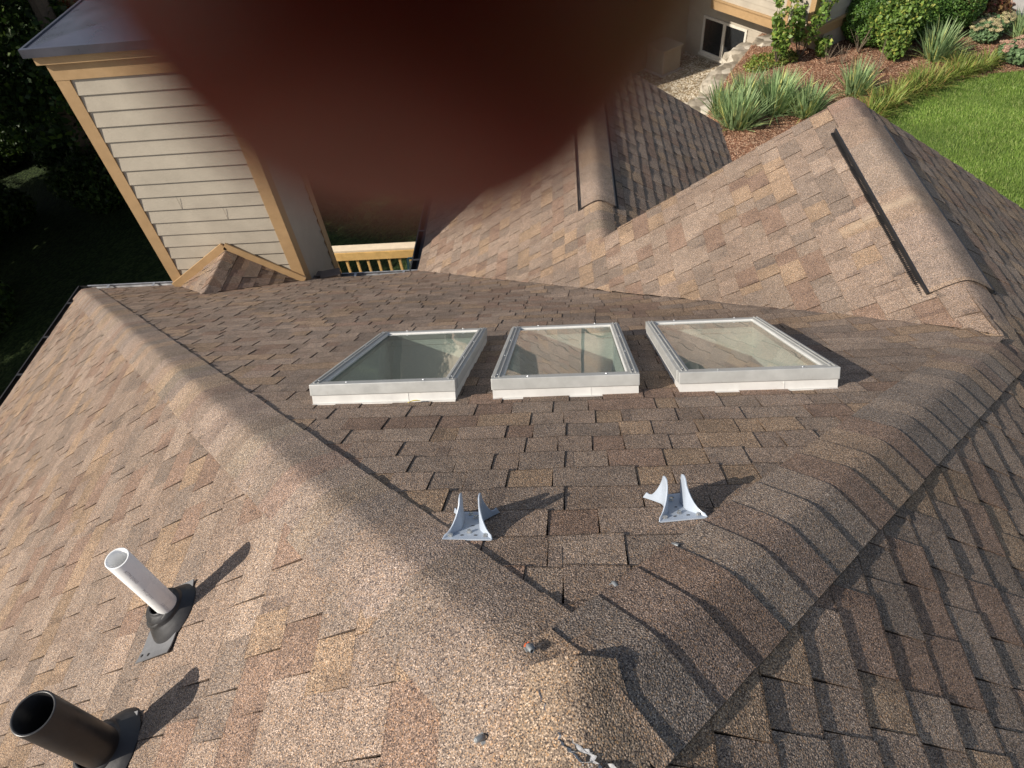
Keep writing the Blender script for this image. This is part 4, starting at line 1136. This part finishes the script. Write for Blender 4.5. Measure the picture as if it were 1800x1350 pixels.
# basement window in the recessed wall
win = empty('window'); win.parent = wing; win.location = -Vector(wing.location)
s0, s1, z0_, z1_ = -4.03, -2.38, -8.12, -7.05; T = -.62
bm = bmesh.new(); fw = .07
M_wfr = plain('cream_window_frame', (.60, .56, .48), .5)
pbox(bm, s0, s1, T, T + .05, z0_, z0_ + fw, .003); pbox(bm, s0, s1, T, T + .05, z1_ - fw, z1_, .003); pbox(bm, s0, s0 + fw, T, T + .049, z0_ + fw, z1_ - fw, .002); pbox(bm, s1 - fw, s1, T, T + .049, z0_ + fw, z1_ - fw, .002)
pbox(bm, (s0 + s1) / 2 - .05, (s0 + s1) / 2 + .05, T, T + .048, z0_ + fw, z1_ - fw, .002); wp('frame', bm, M_wfr, win)
bm = bmesh.new(); pbox(bm, s0 - .03, s1 + .03, T, T + .09, z0_ - .06, z0_ - .001, .003); wp('sill', bm, M_wfr, win)
for sa_, sb in ((s0 + fw, (s0 + s1) / 2 - .05), ((s0 + s1) / 2 + .05, s1 - fw)):
    bm = bmesh.new(); pbox(bm, sa_ + .001, sb - .001, T + .013, T + .02, z0_ + fw + .001, z1_ - fw - .001); wp('pane', bm, M_glassdark, win)
# projecting block of the same wing (its shade falls on the gravel)
bm = bmesh.new(); pbox(bm, -10.0, -4.70, -3.5, 7.75, -9.4, -1.4)
a4 = pt(-4.69, -.62, 0); b4 = pt(-4.69, 7.75, 0); siding(bm, (b4.x, b4.y), (a4.x, a4.y), -8.5, lambda s: -1.5); wp('projecting_block', bm, M_side)
bm = bmesh.new()
M0 = Matrix((u2, n2, Vector((0, 0, 1)))).transposed().to_4x4(); M0.translation = O
for (sa_, sb, za, zb_) in ((-10.35, -7.4, -1.45, .3), (-7.4, -4.4, .3, -1.45)):
    vv = [bm.verts.new(M0 @ Vector(q)) for q in ((sa_, -3.8, za), (sb, -3.8, zb_), (sb, 8.0, zb_), (sa_, 8.0, za))]; f_ = bm.faces.new(vv)
    v2_ = [bm.verts.new(v.co - Vector((0, 0, .1))) for v in vv]; bm.faces.new(v2_[::-1])
    for k in range(4): bm.faces.new((vv[k], v2_[k], v2_[(k + 1) % 4], vv[(k + 1) % 4]))
wp('block_roof', bm, M_oldw)

ac = empty('utility_box', tuple(pt(-4.25, .75, -8.3))); ac.rotation_euler = (0, 0, math.atan2(u2.y, u2.x)); tag(ac, 'boxy utility cabinet in the shade left of the basement window', 'utility box')
bm = bmesh.new(); box(bm, -.36, .36, -.36, .36, .05, .72, bev=.02); obj('cabinet', bm, M_side, ac)
bm = bmesh.new()
for k in range(12):
    for sx in (-.368, .360): box(bm, sx, sx + .008, -.32, .32, .12 + k * .045, .135 + k * .045)
    for sy in (-.368, .360): box(bm, -.32, .32, sy, sy + .008, .12 + k * .045, .135 + k * .045)
obj('grille', bm, M_side, ac)
bm = bmesh.new(); box(bm, -.40, .40, -.40, .40, .721, .76, bev=.01); obj('lid', bm, M_side, ac)
bm = bmesh.new(); box(bm, -.4, .4, -.4, .4, -.05, .048); obj('pad', bm, M_conc, ac)

# ------------------------------------------------------------------ woods on the left
def tree_meshes(sd):
    random.seed(sd); bm = bmesh.new(); bl = []
    Ht = 10.5
    tube(bm, [(0, 0, -.5), (.1, 0, 3), (.05, .15, 6), (.2, .1, 9.5)], [.3, .24, .17, .05], 9)
    for i in range(13):
        z = random.uniform(2.0, 9.3); a = random.uniform(0, 6.28); L_ = random.uniform(1.5, 3.4) * (1 - (z / 15)); e_ = Vector((math.cos(a) * L_, math.sin(a) * L_, z + random.uniform(.3, 1.4)))
        tube(bm, [(.08, .05, z), tuple(Vector((.08, .05, z)).lerp(e_, .5) + Vector((0, 0, .2))), tuple(e_)], [.09, .06, .02], 6)
        r_ = random.uniform(1.0, 1.7); bl.append((e_.x, e_.y, e_.z, r_, r_, r_ * .75))
        bl.append((e_.x * .5, e_.y * .5, e_.z + .5, r_ * .9, r_ * .9, r_ * .7))
    bl.append((0, 0, 9.8, 1.3, 1.3, 1.1))
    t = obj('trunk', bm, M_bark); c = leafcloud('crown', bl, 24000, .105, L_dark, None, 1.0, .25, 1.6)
    return t, c
variants = [tree_meshes(s_) for s_ in (101, 202, 303)]
TP = [(-19, 1.5), (-20, 6), (-18.5, 10.5), (-21, 14.5), (-19, 18.5), (-22, 22.5), (-18, 26), (-25, 3.5), (-26, 9), (-26, 17), (-27, 26), (-22, 31), (-14, 33), (-8, 36), (-16.5, 14.2), (-31, 20), (-28, 33), (-3, 38), (3, 41), (-20, 38), (-7, 23), (-11.5, 25), (-3, 26), (-16, 8), (-15.5, 20), (-12.5, 17), (-24, 13)]
GRP = 'dark trees in the woods left of the house'
for i, (x, y) in enumerate(TP):
    t, c = variants[i % 3]; k = 1.0 + .25 * ((i * 37) % 10) / 10
    if y < 5: k *= .9
    r_ = empty('tree', (x, y, zg(x, y))); r_.rotation_euler = (0, 0, i * 1.7); r_.scale = (k, k, k)
    tag(r_, 'dark leafy tree in the shaded woods beyond the left eave', 'tree', GRP)
    for s_ in (t, c):
        if i < 3: q = s_
        else: q = s_.copy(); col.objects.link(q)
        q.parent = r_
random.seed(55)
for i in range(16):
    x = random.uniform(-24, -11); y = random.uniform(12, 27)
    p = plant('undergrowth_bush', x, y, 'dark bush in the undergrowth below the trees', 'bush', 'undergrowth bushes beyond the left eave')
    if i == 0:
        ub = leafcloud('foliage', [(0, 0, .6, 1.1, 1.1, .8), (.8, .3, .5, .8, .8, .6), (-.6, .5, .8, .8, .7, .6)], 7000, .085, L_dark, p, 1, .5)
    else:
        q = ub.copy(); col.objects.link(q); q.parent = p; p.rotation_euler = (0, 0, i); 

# ------------------------------------------------------------------ camera, hand with phone
yaw, pit, rol = -.129455664, .835290798, -.129038451
F = Vector((math.sin(yaw) * math.cos(pit), math.cos(yaw) * math.cos(pit), -math.sin(pit))); R0 = Vector((math.cos(yaw), -math.sin(yaw), 0)); U0 = R0.cross(F)
Rt = math.cos(rol) * R0 + math.sin(rol) * U0; Up = -math.sin(rol) * R0 + math.cos(rol) * U0
C0 = Vector((.01429106, -.34761637, 1.17940585))
cam = bpy.data.cameras.new('Camera'); co = bpy.data.objects.new('Camera', cam); col.objects.link(co)
Mc = Matrix((Rt, Up, -F)).transposed().to_4x4(); Mc.translation = C0; co.matrix_world = Mc
cam.sensor_width = 36; cam.lens = 36 * 1201.25 / 1800; cam.clip_start = .002; cam.clip_end = 400
cam.dof.use_dof = True; cam.dof.focus_distance = 2.6; cam.dof.aperture_fstop = cam.lens / 2.2
sc.camera = co

def skin_hand():
    me = bpy.data.meshes.new('hand'); V = []; E = []; Rr = []
    def add(p, r, par=None):
        V.append(Vector(p) * .001); Rr.append(r * .001)
        if par is not None: E.append((par, len(V) - 1))
        return len(V) - 1
    # millimetres in (right, up, forward) of the phone
    wrist = add((-2, 150, -30), 24); fa = add((-10, 230, -60), 30, wrist); add((-22, 330, -95), 37, fa)
    palm = add((4, 112, -12), 27, wrist); palm2 = add((10, 92, -4), 24, palm)
    def finger(x, pts, rs):
        last = palm2
        for p, r in zip(pts, rs): last = add(p, r, last)
    # index finger: bends over the top edge of the phone and ends in front of the lens
    finger(0, [(-3, 90, 12), (-4.5, 68, 30), (-4.6, 52, 34), (-4.0, 39, 30), (-3.8, 29, 26), (-3.7, 21, 23.8), (-3.7, 15.2, 22.8), (-3.5, 10.8, 22.2), (-3.5, 7.5, 21.9), (-3.5, 6.2, 21.8)],
           [10.8, 12, 12.8, 14.2, 14.8, 14.3, 12.2, 9.7, 6.9, 4.5])
    finger(1, [(20, 84, 12), (22, 60, 26), (22, 42, 22), (21, 33, 12), (21, 27, 6)], [10, 9.4, 8.6, 8, 6])
    finger(2, [(40, 88, 10), (43, 66, 24), (43, 48, 20), (42, 38, 12), (42, 31, 6)], [9.6, 8.8, 8.2, 7.6, 5.6])
    finger(3, [(58, 96, 6), (62, 78, 18), (62, 62, 15), (61, 52, 9), (61, 45, 4)], [8.6, 7.6, 7, 6.6, 5])
    last = palm
    for p, r in (((-22, 100, -22), 14), ((-30, 74, -30), 11.5), ((-26, 50, -30), 10.5), ((-20, 36, -26), 9), ((-16, 28, -24), 6)): last = add(p, r, last)
    me.from_pydata([tuple(v) for v in V], E, []); o = bpy.data.objects.new('hand', me); col.objects.link(o)
    sm = o.modifiers.new('skin', 'SKIN'); sm.use_smooth_shade = True
    for i, sv in enumerate(me.skin_vertices[0].data): sv.radius = (Rr[i], Rr[i])
    me.skin_vertices[0].data[0].use_root = True
    ss = o.modifiers.new('sub', 'SUBSURF'); ss.levels = 2; ss.render_levels = 2
    bpy.context.view_layer.update(); dg = bpy.context.evaluated_depsgraph_get()
    m2 = bpy.data.meshes.new_from_object(o.evaluated_get(dg)); bpy.data.objects.remove(o)
    return m2
def skin_material():
    m_, nt, b = newmat('skin'); p = pos(nt); n = tex(nt, 'Noise', p, 300, Detail=5)
    c = ramp(nt, n.outputs[0], [(.3, (.19, .023, .015)), (.7, (.24, .033, .021))]); nt.links.new(c, b.inputs['Base Color'])
    b.inputs['Roughness'].default_value = .55; b.inputs['Subsurface Weight'].default_value = 1.0; b.inputs['Subsurface Radius'].default_value = (1.0, .22, .10); b.inputs['Subsurface Scale'].default_value = .006
    bump(nt, b, n.outputs[0], .0003); return m_
hm = skin_hand(); 
Mh = Matrix((Rt, Up, F)).transposed().to_4x4(); Mh.translation = C0
base = Mh @ Vector((-.022, .33, -.095))
hm.transform(Matrix.Translation(-base) @ Mh)
hm.materials.append(skin_material())
for p_ in hm.polygons: p_.use_smooth = True
ho = bpy.data.objects.new('person', hm); col.objects.link(ho); ho.location = base
tag(ho, 'out of focus fingertip of a hand covering the top of the view', 'person')
def local(bm): bm.transform(Matrix.Translation(-base) @ Mh); return bm
bm = bmesh.new(); pr = [(.030, .24), (.036, .245), (.043, .30), (.050, .40), (.049, .41)]
lathe(bm, [(r_ * 1.12, z - .24) for r_, z in pr], Matrix.Translation((-.011, .24, -.064)) @ Matrix.Rotation(R(-106), 4, 'X') @ Matrix.Rotation(R(-6), 4, 'Y'), 28); local(bm)
o = obj('sleeve', bm, plain('grey_cloth', (.12, .12, .13), .9, bmp=.002, bscale=200), ho, smooth=True)
bm = bmesh.new(); box(bm, -.100, .066, -.044, .034, -.0105, -.0022, Mh, bev=.002)  # phone body behind the lens, never in view, added and sized to shade the fingertip
ph = obj('smartphone', bm, plain('phone_shell', (.03, .03, .035), .4)); tag(ph, 'dark smartphone taking the picture, held by the hand, unseen behind the lens', 'phone')

# ------------------------------------------------------------------ light
el, az = R(36), R(-117)
sd = Vector((math.sin(az) * math.cos(el), math.cos(az) * math.cos(el), math.sin(el)))
sun = bpy.data.lights.new('Sun', 'SUN'); sun.energy = 4.9; sun.angle = R(.5); sun.color = (1, .92, .81)
so = bpy.data.objects.new('Sun', sun); col.objects.link(so); so.rotation_euler = sd.to_track_quat('Z', 'Y').to_euler(); so.location = (-20, -10, 20)
w_ = bpy.data.worlds.new('World'); sc.world = w_; w_.use_nodes = True; nt = w_.node_tree
bg = nt.nodes['Background']; sky = nt.nodes.new('ShaderNodeTexSky'); sky.sky_type = 'NISHITA'; sky.sun_disc = False
sky.sun_elevation = el; sky.sun_rotation = az; hs = nt.nodes.new('ShaderNodeHueSaturation'); hs.inputs['Saturation'].default_value = .72; nt.links.new(sky.outputs[0], hs.inputs['Color']); nt.links.new(hs.outputs[0], bg.inputs[0]); bg.inputs[1].default_value = .10
sc.view_settings.view_transform = 'Standard'; sc.view_settings.look = 'None'; sc.view_settings.exposure = .36; sc.view_settings.gamma = 1
sc.cycles.use_denoising = True
try: sc.cycles.denoiser = 'OPENIMAGEDENOISE'
except Exception: pass
sc.cycles.max_bounces = 8; sc.cycles.transparent_max_bounces = 12
